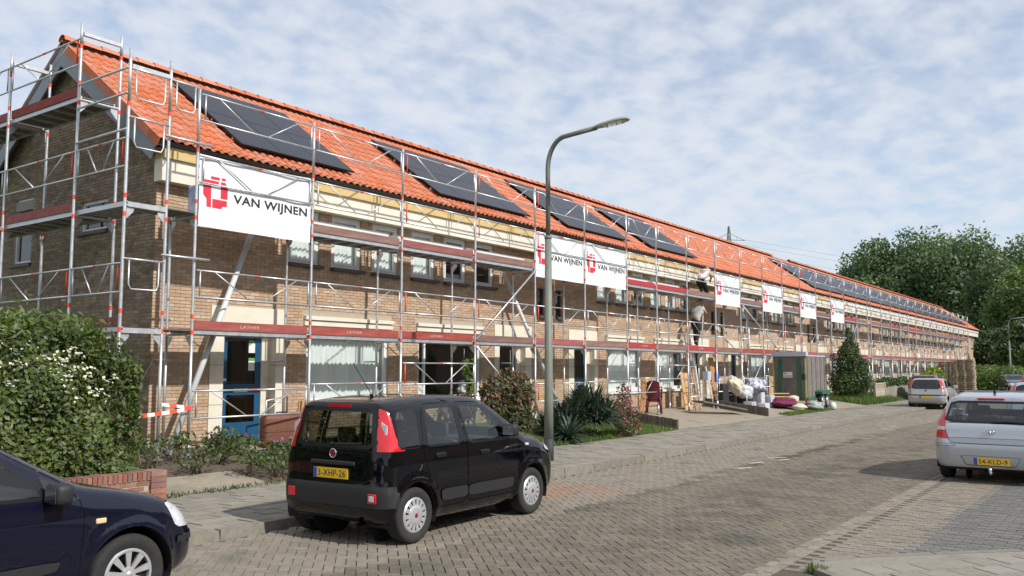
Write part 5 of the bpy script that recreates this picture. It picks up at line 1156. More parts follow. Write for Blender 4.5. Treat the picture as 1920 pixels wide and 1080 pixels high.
P[en, 0] = (x1+.12*nz3(P[:, 1], P[:, 2], 1.5)-dep-.35*np.clip((P[:, 2]-1.2)/1.1, 0, 1)**2)[en]; N[en] = (1, -.2, .2)
link('foliage', leaf_mesh('foliage', P, N, .046, LF['hedge'], 1.6, .75), hb)
q = rng.random((2500, 2)); PP = np.stack([x0+(x1-.3-x0)*q[:, 0], y0+.25+(y1-y0-.4)*q[:, 1]*.4, ht*.97+.25*rng.random(2500)**2+.08*nz3(x0+(x1-x0)*q[:, 0], q[:, 1], 1.1)], 1); link('young_shoots', leaf_mesh('young_shoots', PP, np.tile((0,-.3,1), (2500,1)), .055, LF['mid'], 1.8), hb)
fp = []
for _ in range(54):
    cx = random.choice((random.uniform(-1.6, 1.4), random.uniform(-.3, 1.7))); cz = random.uniform(1.75, 2.3)-max(0, cx-.5)*.35 if random.random() < .75 else random.uniform(1.3, 1.9)
    for _ in range(random.randint(5, 16)): fp.append((cx+random.gauss(0, .06), y0-.03+.35*max(0, (cz-1.5)/.9)**2+random.gauss(0, .025), cz+random.gauss(0, .03)))
link('blossom', leaf_mesh('blossom', np.array(fp), np.tile((0,-.6,1.), (len(fp), 1)), .042, LF['cream'], 1.1, .4), hb)
bb = MB()
for k in range(60):
    x = random.uniform(-3.9, 2.6); bb.tube([(x, random.uniform(-.8, .9), 0), (x+random.uniform(-.3, .3), random.uniform(-1, .9), random.uniform(.9, 1.6)), (x+random.uniform(-.5, .5), random.uniform(-1, .9), random.uniform(1.6, 2.1))], .012, 5, rs=[.016, .01, .004])
for k in range(16): x = random.uniform(1.0, 2.3); bb.tube([(x,-.9,0),(x+random.uniform(-.1,.35),-1.15,random.uniform(.4,.75))], .006, 4)
bb.build('twigs', TWIG, hb)
MB().box((x0+.3,y0+.45,0),(x1-.7,y1-.3,1.75)).build('inner_growth', LF['dark'], hb)
# ---------------------------------------------------------------- rose bed and shrubs
spots = [(7.9,12.6,.75),(8.5,12.9,.8),(8.35,12.1,.6),(9.1,12.5,.62),(9.4,13.1,.7),(8.95,11.55,.55),(9.55,11.75,.5),(9.3,11.3,.42),(10.2,12.3,.48),(9.9,12.9,.5),(10.4,11.7,.45),(7.5,12.9,.7)]
RL_ = ['by the pole at the hedge end', 'right of the hedge end pole', 'beside the low wall pier', 'in the middle of the soil bed', 'below the blue door', 'at the front edge of the soil bed', 'behind the front soil edge', 'nearest the pavement', 'left of the brown suitcase', 'in front of the door step', 'by the black car tailgate', 'half hidden behind the hedge']
for (x, y, h), w in zip(spots, RL_):
    h *= .68
    lob = [((random.uniform(-.22, .22), random.uniform(-.2, .2), h*random.uniform(.45, .85)), (.2, .2, h*.26)) for _ in range(6)]
    bush('rose_bush', x, y, f'small leafy green rose bush {w}', 'bush', lob, 240, .045, 'rose', 'small rose bushes in the soil bed', 6, 1.6)
for (x, y, w) in ((10.0, 13.45, 'below the door step'), (10.75, 12.75, 'in front of the brown suitcase')):
    B, L = bush('flower_clump', x, y, f'low purple flowering plant {w}', 'flowers', [((-.25,0,.12),(.25,.2,.12)), ((.2,.05,.14),(.28,.2,.13))], 700, .045, 'rose', 'purple flower clumps', 3)
    P = rng.normal(0, 1, (46, 3))*np.array([.3, .14, .03])+np.array([0, -.05, .25]); link('petals', leaf_mesh('petals', P, np.tile((0,-.5,1.), (46, 1)), .035, LF['purple'], 1.1), B)
B, L = bush('photinia_shrub', 16.35, 11.9, 'bushy shrub with reddish young leaves left of the lamp post', 'shrub', [((0,0,.75),(.55,.5,.55)), ((-.35,.1,1.1),(.35,.35,.35)), ((.35,.0,1.05),(.4,.4,.45)), ((.05,-.2,.5),(.5,.4,.4)), ((.3,.2,1.35),(.3,.3,.25)), ((-.55,0,.75),(.3,.3,.3))], 6500, .055, 'photinia', None, 9, 2.0)
P, N = crown_points([(c+np.array([0,0,.08]), r*1.04) for c, r in L], 900, .9); P = P[P[:, 2] > .75]; N = np.tile((0,-.3,1.), (len(P), 1)); link('young_leaves', leaf_mesh('young_leaves', P, N, .055, LF['photired'], 2.2), B)
def sword_plant(name, loc, label, n, ln, w, leaf, cat='plant', spread=1.0, droop=.35):
    B = empty(name, loc, label, cat); mb = MB()
    heads = [Vector((random.uniform(-.75, .75)*spread, random.uniform(-.45, .45)*spread, 0)) for _ in range(max(1, int(12*spread)))]
    for hv in heads: hv.z = max(.12, (.85-.75*(hv.x/(.75*spread))**2-.3*(hv.y/(.45*spread))**2)*spread*.72*random.uniform(.55, 1))
    for k in range(n):
        az = random.uniform(0, 2*math.pi); el = random.uniform(-.15, 1.25); L_ = ln*random.uniform(.75, 1.1); b0 = heads[k % len(heads)]+Vector((random.gauss(0, .03), random.gauss(0, .03), random.gauss(0, .05))); d = Vector((math.cos(az)*math.cos(el), math.sin(az)*math.cos(el), math.sin(el))); sd = Vector((-math.sin(az), math.cos(az), 0)); rr = random.random(); vs = []
        for i, (t, ww) in enumerate(((0, .7), (.35, 1), (.7, .75), (1, .04))):
            p = b0+d*(L_*t)+Vector((0,0,-droop*L_*t*t*math.cos(el))); vs += [p-sd*(w*ww/2)+Vector((0,0,w*.15*ww)), p+sd*(w*ww/2)+Vector((0,0,w*.15*ww)), p]
        fs = []
        for i in range(3):
            a, b = 3*i, 3*i+3; fs += [(a, a+2, b+2, b), (a+2, a+1, b+1, b+2)]
        for p in vs: p.z = max(p.z, .02)
        mb.add(vs, fs, 0, rr)
    mb.build('leaves', LF[leaf], B); return B
sword_plant('yucca', (19.2, 11.6, gz(11.6)), 'large dark green spiky yucca just right of the lamp post', 2200, .72, .05, 'yucca', 'yucca', 1.35, .22)
mbd = sword_plant('yucca', (17.85, 11.15, gz(11.15)), 'smaller spiky yucca clump at the foot of the lamp post', 110, .75, .055, 'yucca', 'yucca', .3, .35)
B, L = bush('rose_shrub', 20.4, 11.0, 'pink flowering rose shrub right of the big yucca', 'shrub', [((0,0,.3),(.4,.3,.28)), ((.25,0,.55),(.25,.25,.2)), ((-.25,.1,.45),(.25,.2,.2))], 900, .05, 'rose', None, 6)
P, N = crown_points([(c, r*1.08) for c, r in L], 230, .95); link('blooms', leaf_mesh('blooms', P, N, .06, LF['pink'], 1.1), B)
B, L = bush('rose_shrub', 22.6, 12.3, 'tall thin rose shrub with pink blooms near the dark chairs', 'shrub', [((0,0,.9),(.2,.2,.3)), ((.15,0,.5),(.2,.2,.3))], 260, .05, 'rose', None, 4)
P, N = crown_points([(c, r*1.1) for c, r in L], 110, .95); link('blooms', leaf_mesh('blooms', P, N, .06, LF['pink'], 1.1), B)
bush('climbing_plant', 16.9, 13.55, 'thin climbing plant before the dark living-room window', 'plant', [((0,0,.5),(.25,.15,.35)), ((.1,0,1.1),(.2,.12,.3)), ((-.1,0,1.5),(.15,.1,.25)), ((.2,0,1.7),(.1,.1,.2))], 420, .07, 'bright', None, 4)
bush('brown_shrub', 16.1, 13.3, 'brownish shrub below the dark living-room window', 'shrub', [((0,0,.5),(.5,.3,.4)), ((.4,0,.6),(.35,.3,.35))], 900, .06, 'photired', None, 6)
# conifer-like bush, hedges, verge
bush('holly_tree', 46.6, 12.2, 'dense dark green bushy tree in front of the far scaffold', 'tree', [((0,0,1.0),(1.2,1.1,.8)), ((-.2,0,1.9),(.8,.8,.7)), ((.15,0,2.6),(.5,.5,.55)), ((-.25,.1,2.5),(.4,.4,.4)), ((.05,0,3.3),(.26,.26,.5)), ((.8,-.2,.9),(.8,.7,.6)), ((-.9,.1,.8),(.6,.6,.6)), ((.3,-.3,1.7),(.8,.6,.6)), ((1.2,0,1.2),(.5,.5,.4))], 10000, .085, 'dark', None, 6, 1.5, .4, stem_r=.04)
bush('verge_shrub', 57.5, 12.6, 'low dark hedge shrub behind the plank fence', 'shrub', [((x, 0, .55), (1.0, .5, .5)) for x in (-2.5, -1.2, 0, 1.2, 2.5, 3.6)], 2600, .13, 'dark', None, 6)
bush('golden_shrub', 64.5, 11.6, 'yellow-green shrub left of the pallet stack', 'shrub', [((0,0,.8),(1.5,.8,.7)), ((.9,0,1.3),(.8,.6,.5)), ((-.8,0,1.0),(.7,.6,.5))], 2200, .16, 'yellow', None, 6)
bush('trimmed_hedge', 86, 10.2, 'trimmed green hedge block behind the far street lamp', 'hedge', [((x, y, z), (1.6, 1.2, .8)) for x in (-3, 0, 3, 6) for y in (-1.2, .6, 2) for z in (.6, 1.4)], 7000, .2, 'mid', None, 6, z=-.1)
bush('verge_hedge', 70, 5.4, 'bright green hedge behind the parked silver cars at the right', 'hedge', [((x, 0, .45), (1.5, 1.0, .5)) for x in (-2, 0, 2, 4, 6, 8)], 3000, .18, 'bright', None, 6, z=-.1)
# background trees
far = [(150,36.3,20.5,6.5,'poplar'),(146,31.5,24,7.5,'poplar'),(150,25.5,25.5,8.5,'poplar'),(146,20,24.5,8.5,'poplar'),(152,14,22.5,7.5,'poplar'),(148,8,20,7,'poplar')]
FW = ['leftmost rounded tall tree behind the roof end', 'tall tree, second from the left in the background', 'tallest middle tree in the background', 'tall tree right of the middle in the background', 'tall background tree above the far lamp', 'dark background tree at the right edge']
for i, (x, y, h, r, l) in enumerate(far): tree('poplar_tree', x, y, h, r, FW[i], l, 24000, .36, .5, .10, seed=20+i, nl=34)
near_ = [(122,27,9.5,5.0,'bright','light green round tree just above the far roof end'),(124,21,8.5,4.5,'bright','second light green tree by the far roof end'),(118,11.5,14,5.0,'mid','bushy green tree left of the far street lamp'),(112,5.2,15,5.5,'mid','green tree at the right edge behind the cars'),(98,9.5,7.0,2.6,'dark','small dark tree beside the far street lamp'),(104,13.2,6.5,3.2,'dark','dark shrub tree beyond the terrace end wall'),(130,15.5,16,6,'dark','dark tree behind the terrace end wall'),(90,6.8,5,2.2,'mid','small roadside tree near the trimmed hedge'),(126,-2,14,7,'mid','tree beyond the right edge of the street')]
for i, (x, y, h, r, l, w) in enumerate(near_): tree('broadleaf_tree', x, y, h, r, w, l, 14000, .27, .3, .06, seed=50+i, nl=26)
# grass tufts: blades along verges
def grass(name, label, x0, x1, y0, y1, n, h, leaf='bright', parent=None):
    X = rng.uniform(x0, x1, n); Y = rng.uniform(y0, y1, n); Z = np.array([gz(y) for y in Y]); a = rng.uniform(0, 6.28, n); hh = h*rng.uniform(.4, 1.2, n); w = .012*(1+h)
    B = np.stack([X, Y, Z], 1); dx = np.stack([np.cos(a)*w, np.sin(a)*w, 0*a], 1); tip = B+np.stack([rng.normal(0, .35, n)*hh, rng.normal(0, .35, n)*hh, hh], 1)
    mb = MB(); V = np.stack([B-dx, B+dx, tip], 1).reshape(-1, 3); me = bpy.data.meshes.new(name); me.from_pydata(V.tolist(), [], np.arange(3*n).reshape(-1, 3).tolist()); at = me.attributes.new('rnd', 'FLOAT', 'FACE'); at.data.foreach_set('value', rng.random(n)); me.materials.append(LF[leaf])
    o = link(name, me, kind='stuff'); prop(o, label, 'grass'); return o
grass('grass', 'patch of short grass beside the yucca and the slatted edging', 19.8, 23.3, 10.95, 12.6, 5000, .09); grass('grass', 'long grass around the bushy tree by the concrete fence', 44.6, 51.5, 11.0, 13.2, 7000, .32); grass('grass', 'strip of grass between the driveway and the pavement', 33, 39, 10.85, 11.35, 2200, .10)
grass('grass', 'grass growing at the foot of the yucca', 15.5, 19.6, 10.9, 11.6, 3000, .10); grass('weeds', 'scattered weeds along the garden path edge', 6.8, 10.8, 10.8, 11.1, 500, .06, 'rose'); grass('weeds', 'small weeds along the front of the concrete fence', 50, 58, 11.2, 11.6, 1500, .15)
# worn parking marks and loose grit on the street
WPAINT = mat('worn_road_paint', (.42,.41,.37), (.58,.57,.52), scale=30, rough=.9)
for x, y, a in ((16.0,6.15,.3),(17.0,6.3,.3),(18.2,6.3,.9),(17.9,6.05,.3),(28.9,6.6,.3),(30.0,6.6,.3),(38.5,6.7,.3)):
    o = MB().add([(-.2,-.045,0),(.2,-.045,0),(.2,.045,0),(-.2,.045,0)], [(0,1,2,3)]).build('parking_mark', WPAINT, road); o.location = (x, y, RZ+.007); o.rotation_euler = (0, 0, -a)
gr = MB()
for k in range(700):
    y = random.choice((random.gauss(8.05, .08), random.gauss(6.2, .5), random.uniform(3, 8))); x = random.uniform(3.5, 26); r_ = random.uniform(.004, .013); gr.add([(x+r_*math.cos(q), y+r_*math.sin(q), RZ+.003) for q in (0, 2.1, 4.2)]+[(x, y, RZ+.003+r_)], [(0,1,3),(1,2,3),(2,0,3)], 0, random.random())
prop(gr.build('grit', mat('grit', (.25,.2,.13), (.5,.45,.36), scale=3, rough=.95, rndvar=.4), kind='stuff'), 'loose grit scattered over the street pavers', 'grit')
# weeds at the kerb corner
o = grass('weeds', 'green weed tuft at the corner kerb in the foreground', 8.2, 8.36, 2.45, 2.6, 120, .07); 
# ---------------------------------------------------------------- edging, fences
PALM = mat('palisade_wood', (.10,.085,.065), (.17,.15,.115), scale=10, rough=.95, bump=.4, rndvar=.2)
def palisade(x, y0, y1, h, label):
    E = empty('palisade_edging', (x, y0, 0), label, 'edging', 'upright slat edgings of the driveway'); m = MB().box((-.04,0,-.2),(.04,.075,h)).mesh('slat', PALM); y = y0
    while y < y1: o = link('slat', m, E, loc=(random.uniform(-.006, .006), y-y0, gz(y)+random.uniform(-.012, .01))); y += .088
palisade(23.5, 11.0, 13.1, .30, 'dark upright slat edging nearest the grass and pink rose'); palisade(31.6, 11.2, 13.6, .32, 'dark upright slat edging in front of the piled belongings')
CONF = mat('concrete_fence', (.36,.31,.24), (.44,.39,.31), scale=8, rough=.95, bump=.3)
F = empty('concrete_fence', (49.0, 11.6, .05), 'low concrete plank fence with a pierced top row by the grass', 'fence')
for k in range(3): MB().box((.06,-.03,k*.2),(2.2,.03,k*.2+.19)).build('plank', CONF, F)
for x in (0, 2.2): MB().box((x-.06,-.06,-.1),(x+.06,.06,.98)).build('post', CONF, F)
mb = MB(); mb.box((.06,-.03,.6),(2.2,.03,.66)); mb.box((.06,-.031,.90),(2.2,.031,.96))
for k in range(12): x = .15+k*.17; mb.obox((x+.08,0,.78), (.6,0,.8), .045, .05, .30, up=(0,1,0))
mb.build('pierced_plank', CONF, F)
F = empty('plank_fence', (51.4, 11.65, .05), 'low weathered plank fence right of the pierced concrete fence', 'fence')
for k in range(48): MB().box((k*.15,-.02,-.05),(k*.15+.135,.02,.72+random.uniform(-.05, .05))).build('plank', mat('grey_planks', (.22,.20,.165), (.32,.29,.24), scale=6, rough=.95, stretch=(3,3,.5), rndvar=.15), F)
# ---------------------------------------------------------------- box trailer
T = empty('box_trailer', (37.0, 11.45, gz(11.6)), 'grey and green cargo box trailer with tandem wheels on the driveway', 'trailer')
TG = mat('trailer_panel', (.15,.125,.112), (.21,.18,.16), scale=3, rough=.7, bump=.1); GRNP = mat('green_paint', (.02,.11,.06), (.03,.14,.075), scale=4, rough=.5); BGREY = mat('blue_grey_sheet', (.42,.47,.55), (.48,.53,.6), scale=3, rough=.5); LIME = mat('lime_edge', (.35,.45,.04), rough=.5)
z0, z1 = .48, 2.22
MB().box((.02,.02,z0),(2.7,1.43,z1)).build('box_body', TG, T)
for k in range(9): x = .15+k*.3; MB().box((x,-.0,z0+.02),(x+.035,.019,z1-.05)).build('side_rib', ALU if k % 2 else TG, T)
for y in (.25, 1.05): MB().box((-.02,y,z0+.02),(.019,y+.14,z1-.1)).build('door_bar', GRNP, T)
for y in (.03, 1.38): MB().box((-.03,y,z0),(.018,y+.035,z1-.1)).build('door_edge', LIME, T)
MB().box((-.05,-.01,z1+.001),(.25,1.46,z1+.19)).build('roof_beam', BGREY, T); MB().box((.26,0,z1+.001),(2.72,1.45,z1+.05)).build('roof', BGREY, T)
sg = MB().box((-.012,.60,1.32),(.018,.98,1.56)).build('sign_plate', mat('white_sheet', (.7,.7,.68), rough=.6), T)
me = text_mesh('FX\n17-WG', 1.0, .01); co = stretch_text(me, 0, 1, 0, 1); qq = np.zeros_like(co); qq[:, 0] = -.016; qq[:, 1] = .95-co[:, 0]*.32; qq[:, 2] = 1.34+co[:, 2]*.19; me.vertices.foreach_set('co', qq.ravel()); me.materials.clear(); me.materials.append(INKM); me.update(); link('sign_lettering', me, sg)
MB().box((.0,-.05,.36),(2.75,1.5,.475)).build('chassis', GRNP, T); MB().prism([(1.15,-.28,.62),(1.15,-.28,.72),(1.25,-.28,.78),(2.35,-.28,.78),(2.45,-.28,.72),(2.45,-.28,.62)], (0,.26,0)).build('mudguard', GRNP, T); MB().tube([(2.7,.7,.4),(4.0,.7,.42)], .05, 8).build('drawbar', GRNP, T)
MB().box((-.03,.0,.30),(.0,.09,.46)).build('tail_lamp', RLAMP, T); MB().box((-.02,.02,z0+.75),(.0,.2,z0+1.0)).build('vent', BTRIM, T)
for x in (1.47, 2.13):
    for y in (-.15, 1.6): wheel(T, x, y, -1 if y < 0 else 1, .30, 'plain')
# ---------------------------------------------------------------- belongings in front of the houses
LEATH = mat('brown_suitcase', (.13,.045,.025), (.18,.065,.038), scale=14, rough=.6, bump=.15); TAN = mat('tan_hardboard', (.52,.30,.12), (.60,.37,.17), scale=4, rough=.7, stretch=(.5,2,.5)); WOODO = mat('orange_wood', (.42,.20,.07), (.52,.27,.11), scale=5, rough=.6, stretch=(3,3,.4)); MARO = mat('maroon_plastic', (.11,.014,.026), (.14,.02,.032), rough=.4); CLOTHW = mat('cream_cloth', (.54,.49,.38), (.62,.56,.45), scale=6, rough=.95, bump=.3, bscale=10); BLKP = mat('black_fabric', (.012,.012,.014), (.025,.025,.028), scale=20, rough=.7); MAG = mat('magenta_blanket', (.12,.012,.05), (.17,.02,.07), scale=6, rough=.9); CLRP = glass('clear_plastic', (.8,.85,.9), 1.35); BLUEB = mat('blue_fabric', (.01,.06,.42), (.02,.09,.5), rough=.6); WPL = mat('white_plastic', (.50,.51,.55), (.60,.61,.65), rough=.4)
K = empty('suitcase', (10.55, 13.25, gz(13.25)), 'large brown leather suitcase standing right of the blue door', 'suitcase', rz=math.radians(-12))
c = MB(); rbox(c, (0,0,0),(.80,.26,.62),.09); c.build('shell', LEATH, K, smooth=True); c = MB(); rbox(c, (.02,-.008,.30),(.78,.268,.315),.004); c.build('seam_strip', SILLM, K); c = MB(); c.tube([(.28,.13,.60),(.30,.13,.66),(.50,.13,.66),(.52,.13,.60)], .014, 8); c.build('handle', BTRIM, K, smooth=True)
o = MB().box((0,0,0),(.6,.03,.85)).build('hardboard_sheet', TAN); prop(o, 'tan hardboard sheet leaning beside the brown suitcase', 'board'); o.location = (11.35, 13.35, gz(13.35)); o.rotation_euler = (.12, 0, .1)
o = MB().tube([(0,0,0),(0,0,.45),(.5,0,.52),(.5,0,0)], .018, 8).build('folding_stool_frame', ALU, smooth=True); prop(o, 'pale tubular frame standing behind the brown suitcase', 'frame'); o.location = (10.95, 13.72, gz(13.7)+.36)
def chair_stack(x, y, rz, label, n):
    Z = gz(y)
    for k in range(n):
        C_ = empty('plastic_chair', (x, y, Z+k*.085), label[k], 'chair', 'stacked maroon garden chairs', rz)
        s = MB(); rbox(s, (-.22,-.22,.40),(.22,.22,.435),.015); s.build('seat', MARO, C_, smooth=True)
        b = MB(); n2 = 7; vs = []
        for i in range(n2):
            t = i/(n2-1)*2-1
            for zz2, yy in ((.42, .2), (.65, .25), (.86-.08*t*t, .30)): vs.append((.21*t, yy-.05*t*t, zz2))
        b.add(vs, [(3*i+j, 3*i+3+j, 3*i+4+j, 3*i+1+j) for i in range(n2-1) for j in range(2)]); b.build('backrest', MARO, C_, smooth=True)
        for sx in (-1, 1):
            for sy in (-1, 1): MB().tube([(sx*.2,sy*.2,.41),(sx*.24,sy*.25,.0)], .022, 6).build('leg', MARO, C_, smooth=True)
            MB().tube([(sx*.22,.22,.62),(sx*.26,-.05,.64),(sx*.25,-.2,.60),(sx*.22,-.22,.41)], .02, 6).build('armrest', MARO, C_, smooth=True)
chair_stack(26.35, 13.2, math.pi*.62, ['lowest maroon plastic chair of the stack by the scaffold', 'second maroon plastic chair from the bottom of the stack', 'third maroon plastic chair from the bottom of the stack', 'topmost maroon plastic chair of the stack'], 4)
K = empty('slatted_lounger', (25.45, 13.25, gz(13.25)), 'folded orange-brown wooden slatted lounger left of the maroon chairs', 'lounger', rz=.2)
for k in range(6): MB().box((k*.075,0,.02),(k*.075+.06,.03,1.15+.05*math.sin(k)), M=Matrix.Rotation(.10, 4, 'X')).build('slat', WOODO, K)
for z in (.15, .95): MB().box((0,.031,z),(.44,.06,z+.06), M=Matrix.Rotation(.10, 4, 'X')).build('crossbar', WOODO, K)
def leaning(name, x, y, w, h, d, lean, m, label, cat, rz=0):
    o = MB().box((0,-d,0),(w,0,h)).build(name, m); o.location = (x, y, gz(y)); o.rotation_euler = (-lean, 0, rz); return prop(o, label, cat)
leaning('wooden_panel', 29.1, 13.35, .62, 1.35, .03, .15, TAN, 'wide tan wooden panel leaning behind the ladder', 'panel'); leaning('wooden_panel', 30.25, 13.45, .24, 1.45, .03, .1, WOODO, 'narrow orange-brown board leaning right of the ladder', 'board'); leaning('wooden_panel', 32.1, 13.5, .55, 1.9, .04, .12, WOODO, 'tall brown board leaning left of the black suitcase', 'board', .1)
leaning('white_plank', 30.75, 13.5, .07, 2.2, .03, .12, WHITE, 'white plank leaning left of the tall brown board', 'plank'); leaning('white_plank', 31.55, 13.3, .08, 1.6, .03, .2, WHITE, 'shorter white plank leaning before the tall brown board', 'plank', .1); leaning('white_board', 33.0, 13.6, .5, .25, .04, .1, WHITE, 'small white panel low by the black suitcase', 'panel')
LD = empty('ladder', (29.35, 13.05, gz(13.05)), 'silver ladder standing against the scaffold deck by the orange boards', 'ladder'); LD.rotation_euler = (-.14, 0, 0)
for x in (0, .42): MB().box((x-.02,-.03,0),(x+.02,.03,2.9)).build('stile', ALU, LD)
for k in range(10): MB().tube([(.02,0,.2+k*.28),(.40,0,.2+k*.28)], .015, 6).build('rung', ALU, LD)
o = MB().box((0,0,0),(2.57,.5,.05)).build('scaffold_plank', DECKM); prop(o, 'spare scaffold deck lying tilted on the slat edging', 'plank'); o.location = (28.3, 12.3, .62); o.rotation_euler = (0, .14, -.25)
o = MB().box((0,0,0),(.75,.5,.32)).build('grey_bin', BGREY); prop(o, 'pale bucket box hanging on the scaffold post', 'box'); o.scale = (.4,.4,1); o.location = (30.0, 12.85, 1.35)
def rounded(name, a, b, bev, m, loc, label, cat, group=None, rz=0, tilt=(0, 0)):
    c = MB(); rbox(c, a, b, bev); o = c.build(name, m, smooth=True); o.location = loc; o.rotation_euler = (*tilt, rz); return prop(o, label, cat, group)
def soft(name, r, m, loc, label, cat, seed, amp=.22, group=None, tilt=(0, 0, 0)):
    bm = bmesh.new(); bmesh.ops.create_icosphere(bm, subdivisions=4, radius=1); q = np.random.default_rng(seed); ph = q.uniform(0, 6, 9)
    for v in bm.verts:
        p = v.co; k = 1+amp*(.5*math.sin(3*p.x+ph[0])*math.cos(2.6*p.y+ph[1])+.35*math.sin(6*p.z+ph[2]+2*p.x)+.3*abs(math.sin(6*p.x+5*p.y+ph[3]))+.35*abs(math.sin(7*p.y-6*p.z+4*p.x+ph[4]))-.3); v.co = Vector((p.x*r[0]*k, p.y*r[1]*k, max(p.z*k, -.92)*r[2]))
    me = bpy.data.meshes.new(name); bm.to_mesh(me); bm.free(); me.materials.append(m); me.shade_smooth(); o = link(name, me, loc=loc); o.rotation_euler = tilt; return prop(o, label, cat, group)
rounded('suitcase', (0,0,0),(.55,.3,.95),.07, BLKP, (31.7, 12.95, gz(13.0)), 'tall black suitcase left of the hanging cream cloth', 'suitcase'); rounded('black_crate', (0,0,0),(.9,.5,.45),.03, BLKP, (33.3, 13.1, gz(13.2)), 'black crate below the hanging cream cloth', 'crate'); rounded('black_crate', (0,0,0),(1.1,.5,.55),.03, BLKP, (34.1, 13.25, gz(13.2)+.45), 'black bench stacked behind the white carton', 'crate')
soft('cloth_bundle', (.42,.24,.30), CLOTHW, (32.75, 12.9, 1.1), 'crumpled cream cloth thrown over the scaffold rail', 'cloth', 3, .35, tilt=(0, .5, 0)); soft('blue_bag', (.11,.09,.26), BLUEB, (31.9, 13.3, 1.45), 'blue bag hanging above the tall black suitcase', 'bag', 4)
rounded('carton', (0,0,0),(.45,.35,.3),.01, WPL, (33.3, 12.45, gz(12.4)), 'white carton at the front of the pile of belongings', 'box'); rounded('carton', (0,0,0),(.5,.32,.26),.02, WPL, (33.95, 12.15, gz(12.2)), 'white tub right beside the front carton', 'tub'); rounded('black_crate', (0,0,0),(.75,.45,.35),.02, BLKP, (33.55, 12.75, gz(12.8)+.02), 'black crate behind the white carton', 'crate'); rounded('storage_box', (0,0,0),(.4,.35,.62),.03, WPL, (34.65, 12.55, gz(12.6)), 'pale upright storage box beside the white tub', 'box'); rounded('storage_box', (0,0,0),(.45,.35,.5),.05, BGREY, (35.35, 12.4, gz(12.4)), 'bluish storage box left of the magenta blanket', 'box')
PAT = mat('printed_cloth', (.72,.72,.74), (.06,.08,.2), scale=7, rough=.9); soft('laundry_bag', (.6,.4,.3), PAT, (34.6, 12.8, gz(12.8)+.85), 'white and navy printed laundry bundle on top of the pile', 'bundle', 9, .25); soft('clear_bag', (.3,.25,.3), WPL, (33.7, 12.85, gz(12.8)+.62), 'pale plastic bag left of the printed bundle', 'bag', 10, .3)
soft('blanket', (.75,.45,.2), MAG, (36.1, 12.15, gz(12.1)+.24), 'magenta blanket heaped in front of the trailer', 'blanket', 11, .3); soft('pillow', (.45,.3,.14), CLOTHW, (36.2, 11.55, gz(11.5)+.13), 'cream pillow lying in front of the magenta blanket', 'pillow', 12, .15); soft('pillow', (.3,.24,.16), CLOTHW, (36.5, 11.9, gz(11.9)+.40), 'cream pillow on top of the magenta blanket', 'pillow', 13, .15); soft('patterned_cushion', (.55,.35,.2), mat('striped_cloth', (.45,.46,.42), (.14,.18,.19), scale=9, rough=.9), (37.3, 11.25, gz(11.3)+.18), 'dark and white patterned bedding by the trailer wheel', 'bedding', 14, .25)
for z, w in ((.55, 'upper'), (.42, 'lower')): o = MB().box((0,0,0),(1.6,.09,.04)).build('bed_slat', TAN); prop(o, f'{w} pale wooden slat poking out above the magenta blanket', 'slat'); o.location = (35.4, 12.5, gz(12.5)+z); o.rotation_euler = (0, .02, -.2)
o = MB().tube([(0,0,0),(.02,0,.62),(.75,0,.66),(.77,0,.03)], .016, 8).build('table_frame', ALU, smooth=True); prop(o, 'silver tubular table frame standing in the pile', 'frame'); o.location = (32.6, 12.4, gz(12.4))
soft('pot', (.14,.14,.18), mat('white_pot', (.7,.7,.66), rough=.6), (38.9, 10.95, .15), 'white urn beside the trailer wheel', 'urn', 15, .05)
# things on the scaffold decks
PACK = mat('printed_film', (.10,.20,.45), (.66,.70,.76), scale=5, rough=.3, detail=6)
o = rounded('insulation_pack', (0,0,0),(.62,.4,.56),.03, PACK, (9.05, 13.25, 4.445), 'blue and white wrapped pack on the scaffold left of the big banner', 'pack')
for i, (x0, x1, w) in enumerate(((11.55, 13.8, 'nearest the big banner'), (14.1, 16.4, 'second from the big banner'), (16.8, 19.0, 'third from the big banner'), (24.5, 26.2, 'just right of the paired banners'), (26.6, 28.6, 'left of the kneeling worker'), (33.9, 36.2, 'just right of the banner by the workers'), (39.0, 41.2, 'between the far banners'))):
    o = MB().box((0,0,0),(x1-x0,.34,.13)).build('eaves_board', WHITE); MB(); prop(o, f'white eaves board lying on the upper deck, {w}', 'board', 'white boards on the upper deck'); o.location = (x0, 13.3, 4.445); o.rotation_euler = (.06, random.uniform(-.004, .004), 0); o.location.z += .14
# barrier tape
tp_ = empty('barrier_tape', (8.0, 13.0, 1.05), 'red and white barrier tape tied between poles right of the hedge', 'tape'); pts = [(-.85,-.15,-.06),(-.4,-.1,-.09),(.27,-.02,-.05),(.55,-.02,-.02),(.83,.0,.02)]
ip = 0
for a, b in zip(pts[:-1], pts[1:]):
    a, b = Vector(a), Vector(b); n = max(1, int((b-a).length/.13))
    for k in range(n): p, q2 = a.lerp(b, k/n), a.lerp(b, (k+1)/n); MB().add([p, q2, q2+Vector((0,.01,.06)), p+Vector((0,.01,.06))], [(0,1,2,3)]).build('stripe', RED if ip % 2 else WHITE, tp_); ip += 1
for a, b in (((.27,-.02,.1),(.83,0,.03)),):
    a, b = Vector(a), Vector(b)
    for k in range(4): p, q2 = a.lerp(b, k/4), a.lerp(b, (k+1)/4); MB().add([p, q2, q2+Vector((0,.02,.05)), p+Vector((0,.02,.05))], [(0,1,2,3)]).build('stripe', RED if k % 2 else WHITE, tp_)
# window-sill ornaments of the second house
for x, h, w in ((15.95, .32, 'left'), (17.65, .38, 'right')): soft('white_ornament', (.13,.1,h/2), WPL, (x, 14.32, 1.05+h/2), f'white ornament at the {w} end of the dark window sill', 'ornament', 21, .5)
